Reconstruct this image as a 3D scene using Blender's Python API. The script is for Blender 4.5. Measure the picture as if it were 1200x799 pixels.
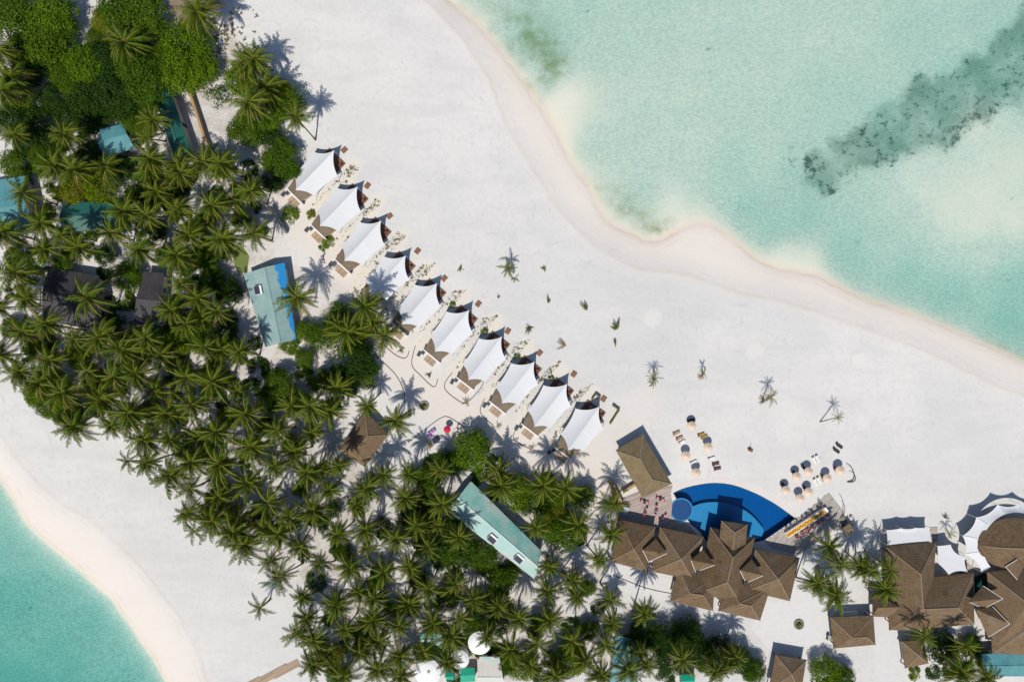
import bpy, math, random
import numpy as np
from mathutils import Vector, Matrix
R = math.radians
random.seed(7); rng = np.random.default_rng(7)
S = bpy.context.scene
COL = S.collection
for o in list(bpy.data.objects): bpy.data.objects.remove(o)

# ------------------------------------------------------------------ camera
CAMZ = 160.0; PX = 0.2            # metres above the sand, metres per photo pixel on the sand
cam = bpy.data.cameras.new('camera'); cam.sensor_width = 36; cam.lens = 24.0
cam.clip_start = 1; cam.clip_end = 20000
camo = bpy.data.objects.new('camera', cam); COL.objects.link(camo)
camo.location = (0, 0, CAMZ); S.camera = camo

# ------------------------------------------------------------------ light
ELEV, AZ = 57.0, 17.0             # sun height; shadows fall AZ degrees right of picture-up
w = bpy.data.worlds.new('World'); S.world = w; w.use_nodes = True
wn = w.node_tree.nodes; wl = w.node_tree.links
sky = wn.new('ShaderNodeTexSky'); sky.sky_type = 'NISHITA'; sky.sun_disc = False
sky.ozone_density = 3.0; sky.dust_density = 0.6; sky.sun_elevation = R(ELEV); sky.sun_rotation = R(180 + AZ)
bg = wn['Background']; bg.inputs['Strength'].default_value = 0.098
wl.new(sky.outputs['Color'], bg.inputs['Color'])
sun = bpy.data.lights.new('sun', 'SUN'); sun.energy = 4.3; sun.angle = R(0.5); sun.color = (1, 0.94, 0.85)
suno = bpy.data.objects.new('sun', sun); COL.objects.link(suno)
ce = math.cos(R(ELEV))
ldir = Vector((math.sin(R(AZ)) * ce, math.cos(R(AZ)) * ce, -math.sin(R(ELEV))))
suno.rotation_euler = ldir.to_track_quat('-Z', 'Y').to_euler(); suno.location = (0, 0, 60)
S.view_settings.view_transform = 'Standard'; S.view_settings.look = 'None'
S.view_settings.exposure = 0.03; S.view_settings.gamma = 1.0

# ------------------------------------------------------------------ helpers
def P(px, py, h=0.0):
    k = PX * (CAMZ - h) / CAMZ
    return Vector(((px - 600) * k, (399.5 - py) * k, h))

def mesh_np(name, V, F, mats=()):
    V = np.asarray(V, dtype=np.float32); F = np.asarray(F, dtype=np.int32)
    me = bpy.data.meshes.new(name); n = F.shape[1]
    me.vertices.add(len(V)); me.vertices.foreach_set('co', V.ravel())
    me.loops.add(F.size); me.loops.foreach_set('vertex_index', F.ravel())
    me.polygons.add(len(F)); me.polygons.foreach_set('loop_start', np.arange(0, F.size, n, dtype=np.int32))
    me.update(calc_edges=True); me.validate()
    for m in mats: me.materials.append(m)
    return me

class MB:
    def __init__(s): s.v = []; s.f = []
    def add(s, vs, fs):
        b = len(s.v); s.v += [tuple(v) for v in vs]; s.f += [tuple(i + b for i in f) for f in fs]; return s
    def box(s, c, size, rz=0.0, tilt=None):
        x, y, z = size[0] / 2, size[1] / 2, size[2] / 2
        M = Matrix.Translation(c) @ Matrix.Rotation(rz, 4, 'Z')
        if tilt: M = M @ Matrix.Rotation(tilt, 4, 'Y')
        vs = [M @ Vector(p) for p in ((-x,-y,-z),(x,-y,-z),(x,y,-z),(-x,y,-z),(-x,-y,z),(x,-y,z),(x,y,z),(-x,y,z))]
        return s.add(vs, [(0,3,2,1),(4,5,6,7),(0,1,5,4),(1,2,6,5),(2,3,7,6),(3,0,4,7)])
    def prism(s, pts, z0, z1):
        n = len(pts)
        a = sum(pts[i][0]*pts[(i+1)%n][1]-pts[(i+1)%n][0]*pts[i][1] for i in range(n))
        if a < 0: pts = pts[::-1]
        vs = [(p[0],p[1],z0) for p in pts] + [(p[0],p[1],z1) for p in pts]
        fs = [tuple(range(n-1,-1,-1)), tuple(range(n, 2*n))]
        fs += [(i,(i+1)%n,n+(i+1)%n,n+i) for i in range(n)]
        return s.add(vs, fs)
    def tube(s, pts, rad, n=7):
        pts = [Vector(p) for p in pts]
        if not isinstance(rad, (list, tuple)): rad = [rad]*len(pts)
        vs = []
        for i, p in enumerate(pts):
            d = (pts[min(i+1,len(pts)-1)] - pts[max(i-1,0)]).normalized()
            a = d.cross(Vector((0.3,0.9,0.2))).normalized(); b = d.cross(a)
            for k in range(n):
                t = 2*math.pi*k/n; vs.append(p + (a*math.cos(t) + b*math.sin(t))*rad[i])
        fs = [(i*n+k, i*n+(k+1)%n, (i+1)*n+(k+1)%n, (i+1)*n+k) for i in range(len(pts)-1) for k in range(n)]
        fs += [tuple(range(n-1,-1,-1)), tuple((len(pts)-1)*n+k for k in range(n))]
        return s.add(vs, fs)
    def lathe(s, prof, n=16, c=(0,0,0)):
        vs = [(c[0]+r*math.cos(2*math.pi*k/n), c[1]+r*math.sin(2*math.pi*k/n), c[2]+z) for r, z in prof for k in range(n)]
        m = len(prof)
        fs = [(i*n+k, i*n+(k+1)%n, (i+1)*n+(k+1)%n, (i+1)*n+k) for i in range(m-1) for k in range(n)]
        fs += [tuple(range(n-1,-1,-1)), tuple((m-1)*n+k for k in range(n))]
        return s.add(vs, fs)
    def mesh(s, name, mat=None, smooth=False):
        me = bpy.data.meshes.new(name); me.from_pydata(s.v, [], s.f); me.update()
        if mat: me.materials.append(mat)
        if smooth: me.polygons.foreach_set('use_smooth', [True]*len(me.polygons))
        slope_uv(me)
        return me
    def build(s, name, mat, parent=None, loc=None, rz=0.0, smooth=False):
        return link(name, s.mesh(name, mat, smooth), parent, loc, rz)

def slope_uv(me):
    uv = me.uv_layers.new(name='UVMap')
    d = [0.0]*(2*len(me.loops)); zz = Vector((0,0,1))
    for p in me.polygons:
        n = p.normal; h = zz.cross(n)
        if h.length < 1e-4: h = Vector((1,0,0))
        h.normalize(); sl = n.cross(h)
        for li in p.loop_indices:
            c = me.vertices[me.loops[li].vertex_index].co
            d[2*li] = c.dot(h); d[2*li+1] = c.dot(sl)
    uv.data.foreach_set('uv', d)

def link(name, me, parent=None, loc=None, rz=0.0):
    o = bpy.data.objects.new(name, me); COL.objects.link(o)
    if parent is not None: o.parent = parent
    if loc is not None: o.location = loc
    if rz: o.rotation_euler[2] = rz
    return o
def tag(o, label, cat, group=None):
    o['label'] = label; o['category'] = cat
    if group: o['group'] = group
    return o
def thing(name, label, cat, loc=(0,0,0), rz=0.0, group=None):
    o = bpy.data.objects.new(name, None); COL.objects.link(o); o.empty_display_size = 0.3
    o.location = loc; o.rotation_euler[2] = rz
    return tag(o, label, cat, group)
def struct(o): o['kind'] = 'structure'; return o
def stuff(o): o['kind'] = 'stuff'; return o
def copy_tree(o, parent=None):
    c = o.copy(); COL.objects.link(c)
    if parent is not None: c.parent = parent
    for ch in list(o.children): copy_tree(ch, c)
    return c
def inpoly(x, y, poly):
    c = False; j = len(poly)-1
    for i in range(len(poly)):
        xi, yi = poly[i][0], poly[i][1]; xj, yj = poly[j][0], poly[j][1]
        if (yi > y) != (yj > y) and x < (xj-xi)*(y-yi)/(yj-yi)+xi: c = not c
        j = i
    return c
def smooth_line(pts, n=6):
    pts = [Vector(p) for p in pts]; out = []
    for i in range(len(pts)-1):
        p0, p1, p2, p3 = pts[max(i-1,0)], pts[i], pts[i+1], pts[min(i+2,len(pts)-1)]
        for k in range(n):
            t = k/n
            out.append(0.5*((2*p1)+(p2-p0)*t+(2*p0-5*p1+4*p2-p3)*t*t+(3*p1-p0-3*p2+p3)*t**3))
    out.append(pts[-1]); return out

# ------------------------------------------------------------------ materials
def mat(name):
    m = bpy.data.materials.new(name); m.use_nodes = True
    nt = m.node_tree; b = nt.nodes['Principled BSDF']; return m, nt, b
def N(nt, t, **kw):
    n = nt.nodes.new(t)
    for k, v in kw.items():
        if k in n.inputs: n.inputs[k].default_value = v
        else: setattr(n, k, v)
    return n
def mixc(nt, fac, a, b, mode='MIX'):
    m = nt.nodes.new('ShaderNodeMix'); m.data_type = 'RGBA'; m.blend_type = mode
    for s, v in ((m.inputs[0], fac), (m.inputs[6], a), (m.inputs[7], b)):
        if isinstance(v, bpy.types.NodeSocket): nt.links.new(v, s)
        elif isinstance(v, (int, float)): s.default_value = v
        else: s.default_value = (*v, 1) if len(v) == 3 else v
    return m.outputs[2]
def ramp(nt, src, lo, hi, a=0.0, b=1.0):
    r = nt.nodes.new('ShaderNodeMapRange'); r.inputs[1].default_value = lo; r.inputs[2].default_value = hi
    r.inputs[3].default_value = a; r.inputs[4].default_value = b
    nt.links.new(src, r.inputs[0]); return r.outputs[0]
def math_(nt, op, a, b=None):
    m = nt.nodes.new('ShaderNodeMath'); m.operation = op
    for i, v in enumerate((a, b)):
        if v is None: continue
        if isinstance(v, bpy.types.NodeSocket): nt.links.new(v, m.inputs[i])
        else: m.inputs[i].default_value = v
    return m.outputs[0]
def coord(nt, kind='Object', scale=(1,1,1)):
    t = nt.nodes.new('ShaderNodeTexCoord'); m = nt.nodes.new('ShaderNodeMapping')
    m.inputs['Scale'].default_value = scale
    nt.links.new(t.outputs[kind], m.inputs[0]); return m.outputs[0]
def noise(nt, vec, scale, detail=4, rough=0.55, out='Fac'):
    n = N(nt, 'ShaderNodeTexNoise', Scale=scale, Detail=detail, Roughness=rough)
    nt.links.new(vec, n.inputs['Vector']); return n.outputs[out]
def bump(nt, b, h, strength, dist=0.05):
    n = N(nt, 'ShaderNodeBump', Strength=strength, Distance=dist)
    nt.links.new(h, n.inputs['Height']); nt.links.new(n.outputs[0], b.inputs['Normal'])
def attr(nt, name):
    a = nt.nodes.new('ShaderNodeAttribute'); a.attribute_name = name; return a.outputs['Fac']
def setc(nt, b, c):
    if isinstance(c, bpy.types.NodeSocket): nt.links.new(c, b.inputs['Base Color'])
    else: b.inputs['Base Color'].default_value = (*c, 1)

def simple(name, c, rough=0.7, var=0.18, scale=1.2, spec=0.3, rand=0.0):
    m, nt, b = mat(name); v = coord(nt)
    n = noise(nt, v, scale)
    d = tuple(x*(1-var) for x in c); l = tuple(min(1, x*(1+var)) for x in c)
    col = mixc(nt, n, d, l)
    if rand:
        oi = nt.nodes.new('ShaderNodeObjectInfo')
        col = mixc(nt, ramp(nt, oi.outputs['Random'], 0, 1, 0, 1), col, tuple(x*(1-rand) for x in c))
    setc(nt, b, col); b.inputs['Roughness'].default_value = rough
    b.inputs['Specular IOR Level'].default_value = spec
    return m

def m_thatch(name, c1, c2, c3):
    m, nt, b = mat(name)
    v = coord(nt, 'UV', (3.2, 0.4, 1)); streak = noise(nt, v, 1.0, 5, 0.65)
    v2 = coord(nt, 'UV', (0.35, 0.35, 1)); big = noise(nt, v2, 1.0, 4, 0.6)
    v3 = coord(nt, 'UV', (1, 1, 1)); fine = noise(nt, v3, 7.0, 3, 0.7)
    wv = N(nt, 'ShaderNodeTexWave', Scale=0.55, Distortion=1.3, Detail=2.0); wv.bands_direction = 'Y'
    wv.inputs['Detail Scale'].default_value = 2.0
    nt.links.new(v3, wv.inputs['Vector'])
    c = mixc(nt, ramp(nt, streak, 0.3, 0.72), c1, c2)
    c = mixc(nt, ramp(nt, big, 0.4, 0.7, 0, 0.75), c, c3)
    hs = noise(nt, coord(nt, 'UV', (0.3, 2.6, 1)), 1.0, 4, 0.65)
    c = mixc(nt, ramp(nt, hs, 0.48, 0.7, 0, 0.6), c, tuple(x*0.55 for x in c1))
    c = mixc(nt, ramp(nt, fine, 0.45, 0.75, 0, 0.5), c, tuple(x*0.45 for x in c1))
    c = mixc(nt, ramp(nt, wv.outputs['Fac'], 0.0, 0.2, 0.07, 0), c, tuple(x*0.4 for x in c1))
    oi = nt.nodes.new('ShaderNodeObjectInfo'); c = mixc(nt, ramp(nt, oi.outputs['Random'], 0, 1, 0, 0.4), c, tuple(x*1.25 for x in c3))
    pt = noise(nt, coord(nt, 'Object'), 0.33, 6, 0.7); c = mixc(nt, ramp(nt, pt, 0.52, 0.66, 0, 0.55), c, (0.20,0.175,0.145))
    c = mixc(nt, ramp(nt, noise(nt, coord(nt,'Object'), 0.5, 5, 0.7), 0.56, 0.7, 0, 0.6), c, tuple(x*0.5 for x in c1))
    setc(nt, b, c); b.inputs['Roughness'].default_value = 0.95; b.inputs['Specular IOR Level'].default_value = 0.1
    bump(nt, b, math_(nt, 'ADD', math_(nt, 'ADD', streak, fine), math_(nt, 'MULTIPLY', wv.outputs['Fac'], 0.08)), 1.0, 0.16)
    return m
THATCH = m_thatch('thatch_brown', (0.095,0.062,0.036), (0.255,0.165,0.085), (0.19,0.135,0.085))
THATCH2 = m_thatch('thatch_straw', (0.14,0.10,0.05), (0.33,0.24,0.125), (0.22,0.18,0.11))
THATCH3 = m_thatch('thatch_grey', (0.16,0.12,0.08), (0.30,0.225,0.15), (0.22,0.18,0.14))

def m_tin(name, c, c2, patch=None, pscale=0.25, plo=0.5, phi=0.6, wear=0.4):
    m, nt, b = mat(name); v = coord(nt, 'UV')
    wv = N(nt, 'ShaderNodeTexWave', Scale=0.9, Distortion=0.3, Detail=1.0); wv.bands_direction = 'X'
    nt.links.new(v, wv.inputs['Vector'])
    obj = coord(nt, 'Object'); n1 = noise(nt, obj, 0.28, 5, 0.65)
    st = noise(nt, coord(nt, 'UV', (2.2, 0.25, 1)), 1.0, 4, 0.7)
    col = mixc(nt, ramp(nt, n1, 0.32, 0.68), c, c2)
    col = mixc(nt, ramp(nt, st, 0.5, 0.8, 0, wear), col, (0.33,0.35,0.33))
    if patch:
        n2 = noise(nt, obj, pscale, 3, 0.5)
        col = mixc(nt, ramp(nt, n2, plo, phi), col, patch)
    setc(nt, b, col); b.inputs['Roughness'].default_value = 0.5; b.inputs['Specular IOR Level'].default_value = 0.4
    bump(nt, b, wv.outputs['Fac'], 0.5, 0.04)
    return m
TIN_TEAL = m_tin('tin_teal', (0.11,0.33,0.29), (0.26,0.44,0.40), (0.34,0.38,0.36), 0.22, 0.5, 0.72)
TIN_TEAL2 = m_tin('tin_teal_pale', (0.26,0.45,0.41), (0.37,0.50,0.475), (0.42,0.44,0.42), 0.22, 0.5, 0.75)
TIN_GREEN = m_tin('tin_green', (0.010,0.085,0.068), (0.018,0.12,0.095), wear=0.1)
TIN_BLUE = m_tin('tin_blue_grey', (0.17,0.29,0.29), (0.26,0.37,0.355))
def m_strip():
    m = m_tin('tin_blue_strip', (0.17,0.29,0.29), (0.26,0.37,0.355)); nt = m.node_tree; b = nt.nodes['Principled BSDF']
    old = b.inputs['Base Color'].links[0].from_socket
    ev = [(285.5,321.8),(310.6,406.5),(347,397.5),(333.5,308.2)]; c = sum((P(x,y,0) for x,y in ev), Vector())/4
    D, C = P(333.5,308.2,3.0)-c, P(347,397.5,3.0)-c; d = (C-D); d.z = 0; L = d.length; d.normalize(); pr = Vector((-d.y,d.x,0))
    if pr.dot(-D) < 0: pr = -pr
    oc = nt.nodes.new('ShaderNodeTexCoord').outputs['Object']
    def dot(vec, off):
        v_ = nt.nodes.new('ShaderNodeVectorMath'); v_.operation = 'DOT_PRODUCT'; nt.links.new(oc, v_.inputs[0]); v_.inputs[1].default_value = vec
        return math_(nt, 'SUBTRACT', v_.outputs['Value'], off)
    across, along = dot(pr, D.dot(pr)), dot(d, D.dot(d)); nz = noise(nt, oc, 0.55, 4, 0.6)
    w_ = math_(nt, 'ADD', math_(nt,'MULTIPLY',along,-0.085), math_(nt,'ADD',0.55,math_(nt,'MULTIPLY',nz,3.0)))
    f = ramp(nt, math_(nt,'SUBTRACT',w_,across), -0.15, 0.25)
    nt.links.new(mixc(nt, f, old, (0.01,0.22,0.50)), b.inputs['Base Color']); return m
TIN_STRIP = m_strip()
TIN_LAGOON = m_tin('tin_lagoon', (0.045,0.19,0.22), (0.10,0.27,0.29), wear=0.25)
TIN_DARK = m_tin('tin_dark', (0.022,0.021,0.024), (0.04,0.037,0.04), wear=0.06)
TIN_PALE = m_tin('tin_pale', (0.46,0.44,0.40), (0.55,0.53,0.49), (0.26,0.50,0.45), 0.3, 0.58, 0.66)
GREEN_BOX = simple('green_paint', (0.01,0.30,0.18), 0.45)
WHITE = simple('white_paint', (0.74,0.73,0.70), 0.6, 0.06)
CANVAS = simple('white_canvas', (0.615,0.625,0.635), 0.85, 0.06, 0.6, 0.15, 0.05)
SEAM = simple('canvas_seam', (0.74,0.75,0.76), 0.85, 0.02)
WALL = simple('wall_render', (0.55,0.50,0.42), 0.9)
WALLG = simple('wall_grey', (0.3,0.29,0.27), 0.9)
DARK = simple('dark_metal', (0.03,0.032,0.036), 0.5)
EDGE = simple('edging_timber', (0.085,0.07,0.055), 0.9)
COPING = simple('pale_stone', (0.62,0.56,0.50), 0.85, 0.08)
TANWALL = simple('tan_timber', (0.36,0.235,0.115), 0.8, 0.25)
def m_wood(name, c1, c2, seam=6.0):
    m, nt, b = mat(name); v = coord(nt, 'Object', (0.6, 6, 6)); n = noise(nt, v, 1.0, 4, 0.6)
    oi = nt.nodes.new('ShaderNodeNewGeometry')
    col = mixc(nt, n, c1, c2)
    col = mixc(nt, ramp(nt, oi.outputs['Random Per Island'], 0, 1, 0, 0.55), col, tuple(x*0.55 for x in c1))
    setc(nt, b, col); b.inputs['Roughness'].default_value = 0.75; b.inputs['Specular IOR Level'].default_value = 0.25
    return m
WOOD_RED = m_wood('wood_redbrown', (0.19,0.088,0.052), (0.30,0.15,0.092))
WOOD_PINK = m_wood('wood_weathered', (0.36,0.29,0.26), (0.50,0.42,0.375))
WOOD_GREY = m_wood('wood_grey', (0.34,0.31,0.275), (0.46,0.42,0.38))
WOOD_TAN = m_wood('wood_tan', (0.34,0.245,0.17), (0.46,0.35,0.25))
WOOD_DK = m_wood('wood_dark', (0.07,0.04,0.028), (0.12,0.07,0.05))
STRAW = simple('parasol_cloth', (0.62,0.49,0.38), 0.95, 0.14, 2.0, 0.1)
CUSH_W = simple('cushion_white', (0.66,0.64,0.60), 0.9, 0.04)
CUSH_B = simple('cushion_brown', (0.12,0.055,0.04), 0.9)
CUSH_D = simple('cushion_dark', (0.045,0.038,0.035), 0.9)
CUSH_T = simple('cushion_tan', (0.38,0.22,0.12), 0.9)
CUSH_O = simple('cushion_olive', (0.30,0.20,0.06), 0.9)
RED = simple('red_cushion', (0.42,0.05,0.07), 0.8)
PINK = simple('pink_cloth', (0.6,0.22,0.26), 0.85)
CRIMSON = simple('crimson_cloth', (0.5,0.012,0.06), 0.8)
VIOLET = simple('violet_cloth', (0.38,0.18,0.45), 0.8)
NAVY = simple('navy_cloth', (0.03,0.025,0.06), 0.8)
YELLOW = simple('yellow_top', (0.62,0.30,0.012), 0.6)
YCUSH = simple('straw_yellow', (0.6,0.40,0.10), 0.8)
PLUM = simple('plum_seat', (0.12,0.07,0.085), 0.8)
GLASS_DK = simple('skylight_glass', (0.045,0.045,0.075), 0.2)
STONE = simple('stone_ring', (0.22,0.2,0.16), 0.95, 0.4, 3.0)

def m_leaf(name, c1, c2, c3, tr=0.22, hue=True):
    m, nt, b = mat(name)
    g = nt.nodes.new('ShaderNodeNewGeometry'); oi = nt.nodes.new('ShaderNodeObjectInfo')
    col = mixc(nt, g.outputs['Random Per Island'], c1, c2)
    col = mixc(nt, ramp(nt, oi.outputs['Random'], 0.0, 1.0, 0, 0.75), col, c3)
    out = nt.nodes['Material Output']
    d = N(nt, 'ShaderNodeBsdfPrincipled', Roughness=0.55); d.inputs['Specular IOR Level'].default_value = 0.1
    t = nt.nodes.new('ShaderNodeBsdfTranslucent'); mx = nt.nodes.new('ShaderNodeMixShader')
    mx.inputs[0].default_value = tr
    nt.links.new(col, d.inputs['Base Color']); nt.links.new(col, t.inputs['Color'])
    nt.links.new(d.outputs[0], mx.inputs[1]); nt.links.new(t.outputs[0], mx.inputs[2])
    nt.links.new(mx.outputs[0], out.inputs['Surface']); nt.nodes.remove(b)
    return m
FROND = m_leaf('frond_green', (0.038,0.090,0.004), (0.175,0.205,0.008), (0.045,0.108,0.005), 0.18)
FROND_Y = m_leaf('frond_yellowing', (0.15,0.14,0.012), (0.25,0.19,0.02), (0.11,0.12,0.01), 0.25)
FROND_D = m_leaf('frond_dry', (0.16,0.105,0.055), (0.24,0.165,0.09), (0.14,0.1,0.05), 0.1)
RACHIS = simple('rachis', (0.24,0.21,0.06), 0.7, spec=0.1)
LEAF_A = m_leaf('leaf_bright', (0.085,0.165,0.004), (0.18,0.24,0.008), (0.07,0.15,0.005))
LEAF_B = m_leaf('leaf_mid', (0.05,0.11,0.005), (0.125,0.185,0.008), (0.045,0.105,0.006))
LEAF_C = m_leaf('leaf_dark', (0.022,0.058,0.007), (0.05,0.095,0.010), (0.02,0.055,0.008))
LEAF_Y = m_leaf('leaf_yellow', (0.10,0.15,0.008), (0.27,0.24,0.012), (0.14,0.17,0.008))
LEAF_BED = m_leaf('leaf_bed', (0.16,0.15,0.07), (0.28,0.23,0.13), (0.2,0.16,0.1))
BARK = simple('bark', (0.16,0.135,0.11), 0.95, 0.3, 4.0)
NUT = simple('coconut', (0.16,0.13,0.03), 0.6)

# ------------------------------------------------------------------ ground, sea bed and sea
WL = -1.2
NE = [(505,-30),(526,0),(556,26),(575,47),(594,71),(610,92),(624,113),(637,131),(647,150),(662,180),(674,199),(688,218),(698,238),(710,256),(725,267),(740,274),(755,281),(770,283),(784,278),(797,271),(808,266),(819,264),(830,265),(838,268),(855,278),(872,290),(890,305),(910,316),(935,320),(960,325),(980,335),(998,344),(1022,353),(1048,361),(1097,380),(1152,402),(1200,424),(1300,470)]
NEB = [(470,-30),(497,0),(518,20),(540,46),(571,92),(583,118),(594,146),(605,168),(620,192),(634,216),(650,240),(664,256),(680,271),(700,289),(725,304),(750,314),(775,318),(800,320),(826,329),(855,339),(890,347),(927,358),(960,368),(993,380),(1030,393),(1064,406),(1130,434),(1200,465),(1300,510)]
SW = [(-60,450),(-30,510),(0,557),(15,582),(30,612),(42,624),(55,635),(82,657),(107,680),(132,702),(150,725),(162,745),(180,768),(196,799),(215,850),(240,950)]
SWB = [(-60,400),(-20,470),(0,503),(25,540),(45,565),(75,590),(107,607),(140,635),(170,665),(190,690),(212,720),(232,757),(247,799),(265,850),(290,950)]
def closed(ne, sw):
    # island between the two beaches, open to upper left and lower right
    a = [(-900,-900),(ne[0][0]-420,-900)] + ne + [(1900,ne[-1][1]+330),(1900,1900),(sw[-1][0]+330,1900)] + sw[::-1] + [(-900,sw[0][1]-420)]
    return np.array([tuple(P(x,y,WL))[:2] for x,y in a])
LAND, DRY = closed(NE, SW), closed(NEB, SWB)
def sdist(pts, poly):
    d = np.full(len(pts), 1e9); ins = np.zeros(len(pts), bool)
    x, y = pts[:,0], pts[:,1]
    for i in range(len(poly)):
        a, b = poly[i-1], poly[i]; e = b-a
        t = np.clip(((pts-a)@e)/max(e@e,1e-9),0,1)
        d = np.minimum(d, np.hypot(x-a[0]-t*e[0], y-a[1]-t*e[1]))
        c = (a[1] > y) != (b[1] > y)
        xs = (b[0]-a[0])*(y-a[1])/np.where(b[1]==a[1],1e-9,b[1]-a[1])+a[0]
        ins ^= c & (x < xs)
    return np.where(ins, d, -d)
def vnoise(x, y, seed, scale):
    # smooth value noise, vectorised
    r = np.random.default_rng(seed); T = r.random((128,128))
    X, Y = x/scale, y/scale; xi, yi = np.floor(X).astype(int), np.floor(Y).astype(int)
    fx, fy = X-xi, Y-yi; fx = fx*fx*(3-2*fx); fy = fy*fy*(3-2*fy)
    g = lambda a,b: T[a%128, b%128]
    return (g(xi,yi)*(1-fx)+g(xi+1,yi)*fx)*(1-fy)+(g(xi,yi+1)*(1-fx)+g(xi+1,yi+1)*fx)*fy
def fbm(x, y, seed, scale, o=4):
    s = 0; a = 0.5
    for k in range(o): s = s + a*vnoise(x,y,seed+k,scale/2**k); a *= 0.5
    return s/(1-0.5**o)
TF = [((391.5,176.5),(346.5,223)),((419,219),(375,265)),((446.5,258.7),(403.6,305.7)),((475.5,299.7),(432.5,346.7)),((512,332),(471,380)),
      ((549.6,363.4),(509.7,412)),((588,394.3),(549,445)),((626.3,423.8),(588.3,472.5)),((664.7,449.7),(626.3,500)),((702.5,476.3),(665.8,527.5))]
POOLPX = [(789,577.5),(800,572.5),(818,568),(838,565.8),(860,568.5),(883,577),(898,584.5),(910,591.5),(922,600),(932.4,607.3),(915,619.5),(896,632.5),(860,640),(828,634),(820,622),(808,612)]
JAC = (798.3,597.0,13.2)
def make_ground():
    def axis(lim, step):
        a = list(np.arange(-lim, lim+1e-6, step)); far = [lim+4,lim+12,lim+30,lim+70,lim+150,lim+320,lim+700,lim+1600,lim+4200]
        return np.array([-f for f in far[::-1]]+a+far)
    gx, gy = axis(150,0.6), axis(105,0.6)
    X, Y = np.meshgrid(gx, gy); x, y = X.ravel(), Y.ravel(); pts = np.stack([x,y],1)
    wob = (fbm(x,y,3,14)-0.5)*1.6 + (fbm(x,y,9,4)-0.5)*0.5
    sd = sdist(pts, LAND) + wob*0.8; sb = sdist(pts, DRY) + wob
    px, py = x/PX+600, 399.5-y/PX
    ctrl = [(560,5,.5),(610,60,.75),(645,50,.8),(640,95,.6),(662,110,.16),(655,130,.2),(700,60,.62),(800,100,.55),(900,50,.58),(1000,40,.6),(1100,30,.75),(1180,10,.85),(700,170,.55),(720,210,.5),(760,220,.6),(790,245,.3),(800,180,.55),(820,235,.5),(850,225,.8),(875,245,1.15),(900,270,1.1),(945,255,1.0),(900,180,.6),(940,205,.85),(925,300,.4),(950,300,.35),(990,290,1.0),(1010,320,1.05),(1060,330,1.3),(1120,355,1.35),(1180,390,1.4),(1190,330,1.1),(1000,235,.8),(1050,160,1.0),(1110,130,1.0),(1170,90,1.1),(1060,240,.55),(1120,240,.32),(1190,190,.34),(1100,225,.36),(1160,225,.32),(1150,260,.3),(1195,250,.3),(1160,290,.6),(1040,270,.7),(1080,200,.42),(1150,150,.4),(1300,300,1.5),(1300,0,1.2),(900,-80,.7),(1200,-150,1.5),(600,-100,.8),
            (10,640,1.35),(40,690,1.7),(0,720,1.8),(80,720,1.65),(60,770,1.9),(130,760,1.6),(20,799,2.0),(150,799,1.7),(-60,700,2.3),(0,900,2.4),(100,950,2.3),(5,590,1.3),(60,660,1.45),(100,700,1.55)]
    num = 0; den = 0
    for cx, cy, d in ctrl:
        q = 1.0/(((px-cx)**2+(py-cy)**2)+180)**1.5; num = num+q*d; den = den+q
    dep = np.where(px<400,0.68,0.60+0.1*np.clip((900-px)/300,0,1))*num/den*(0.8+0.4*fbm(x,y,21,9))
    rad = np.hypot(x, y); dep = dep + np.clip((rad-260)/200,0,8)
    depth = dep*(1-np.exp(-np.maximum(-sd,0)/3.0))
    t = np.clip(sd/np.maximum(sd-sb,0.3),0,1)
    z = np.where(sd<0, WL-depth, np.where(sb<0, WL+1.2*(0.25*t+0.75*t**0.75), 0.0))
    z = z*1.0
    pool = np.array([tuple(P(a,b))[:2] for a,b in POOLPX]); pc = sdist(pts, pool)
    j = P(JAC[0],JAC[1]); pc = np.maximum(pc, JAC[2]*PX-np.hypot(x-j.x,y-j.y))
    z = np.where(pc>-0.66, -3.2, z)
    nx, ny = len(gx), len(gy); idx = np.arange(nx*ny).reshape(ny,nx)
    F = np.stack([idx[:-1,:-1],idx[:-1,1:],idx[1:,1:],idx[1:,:-1]],-1).reshape(-1,4)
    me = mesh_np('ground', np.stack([x,y,z],1), F)
    me.polygons.foreach_set('use_smooth', [True]*len(F))
    def A(name, val):
        a = me.attributes.new(name,'FLOAT','POINT'); a.data.foreach_set('value', np.clip(val,0,1).astype(np.float32))
    # beige swash zone between waterline and berm, wettest at the water
    A('beach', np.clip(-sb/8+0.4,0,1)**1.2)
    for nm,vv in (('shore',sd),('bermd',sb)):
        a_ = me.attributes.new(nm,'FLOAT','POINT'); a_.data.foreach_set('value', np.clip(vv,-40,40).astype(np.float32))
    A('wet', np.exp(-((sd-0.15)/0.9)**2))
    berm = np.exp(-((sb+0.1)/0.45)**2)*(0.4+0.9*fbm(x,y,77,7)); A('berm', berm)
    def seg(pl):
        d = np.full(len(x),1e9)
        for i in range(len(pl)-1):
            a, b = np.array(pl[i],float), np.array(pl[i+1],float); e = b-a
            tt = np.clip(((px-a[0])*e[0]+(py-a[1])*e[1])/(e@e),0,1)
            d = np.minimum(d, np.hypot(px-a[0]-tt*e[0], py-a[1]-tt*e[1]))
        return d
    def blob(cx,cy,rx,ry,ang=0):
        c,s = math.cos(R(ang)), math.sin(R(ang)); u = ((px-cx)*c+(py-cy)*s)/rx; v = (-(px-cx)*s+(py-cy)*c)/ry
        return np.exp(-(u*u+v*v))
    mid = seg([(968,206),(1010,176),(1060,152),(1110,126),(1150,102),(1180,80),(1230,30)])
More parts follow.
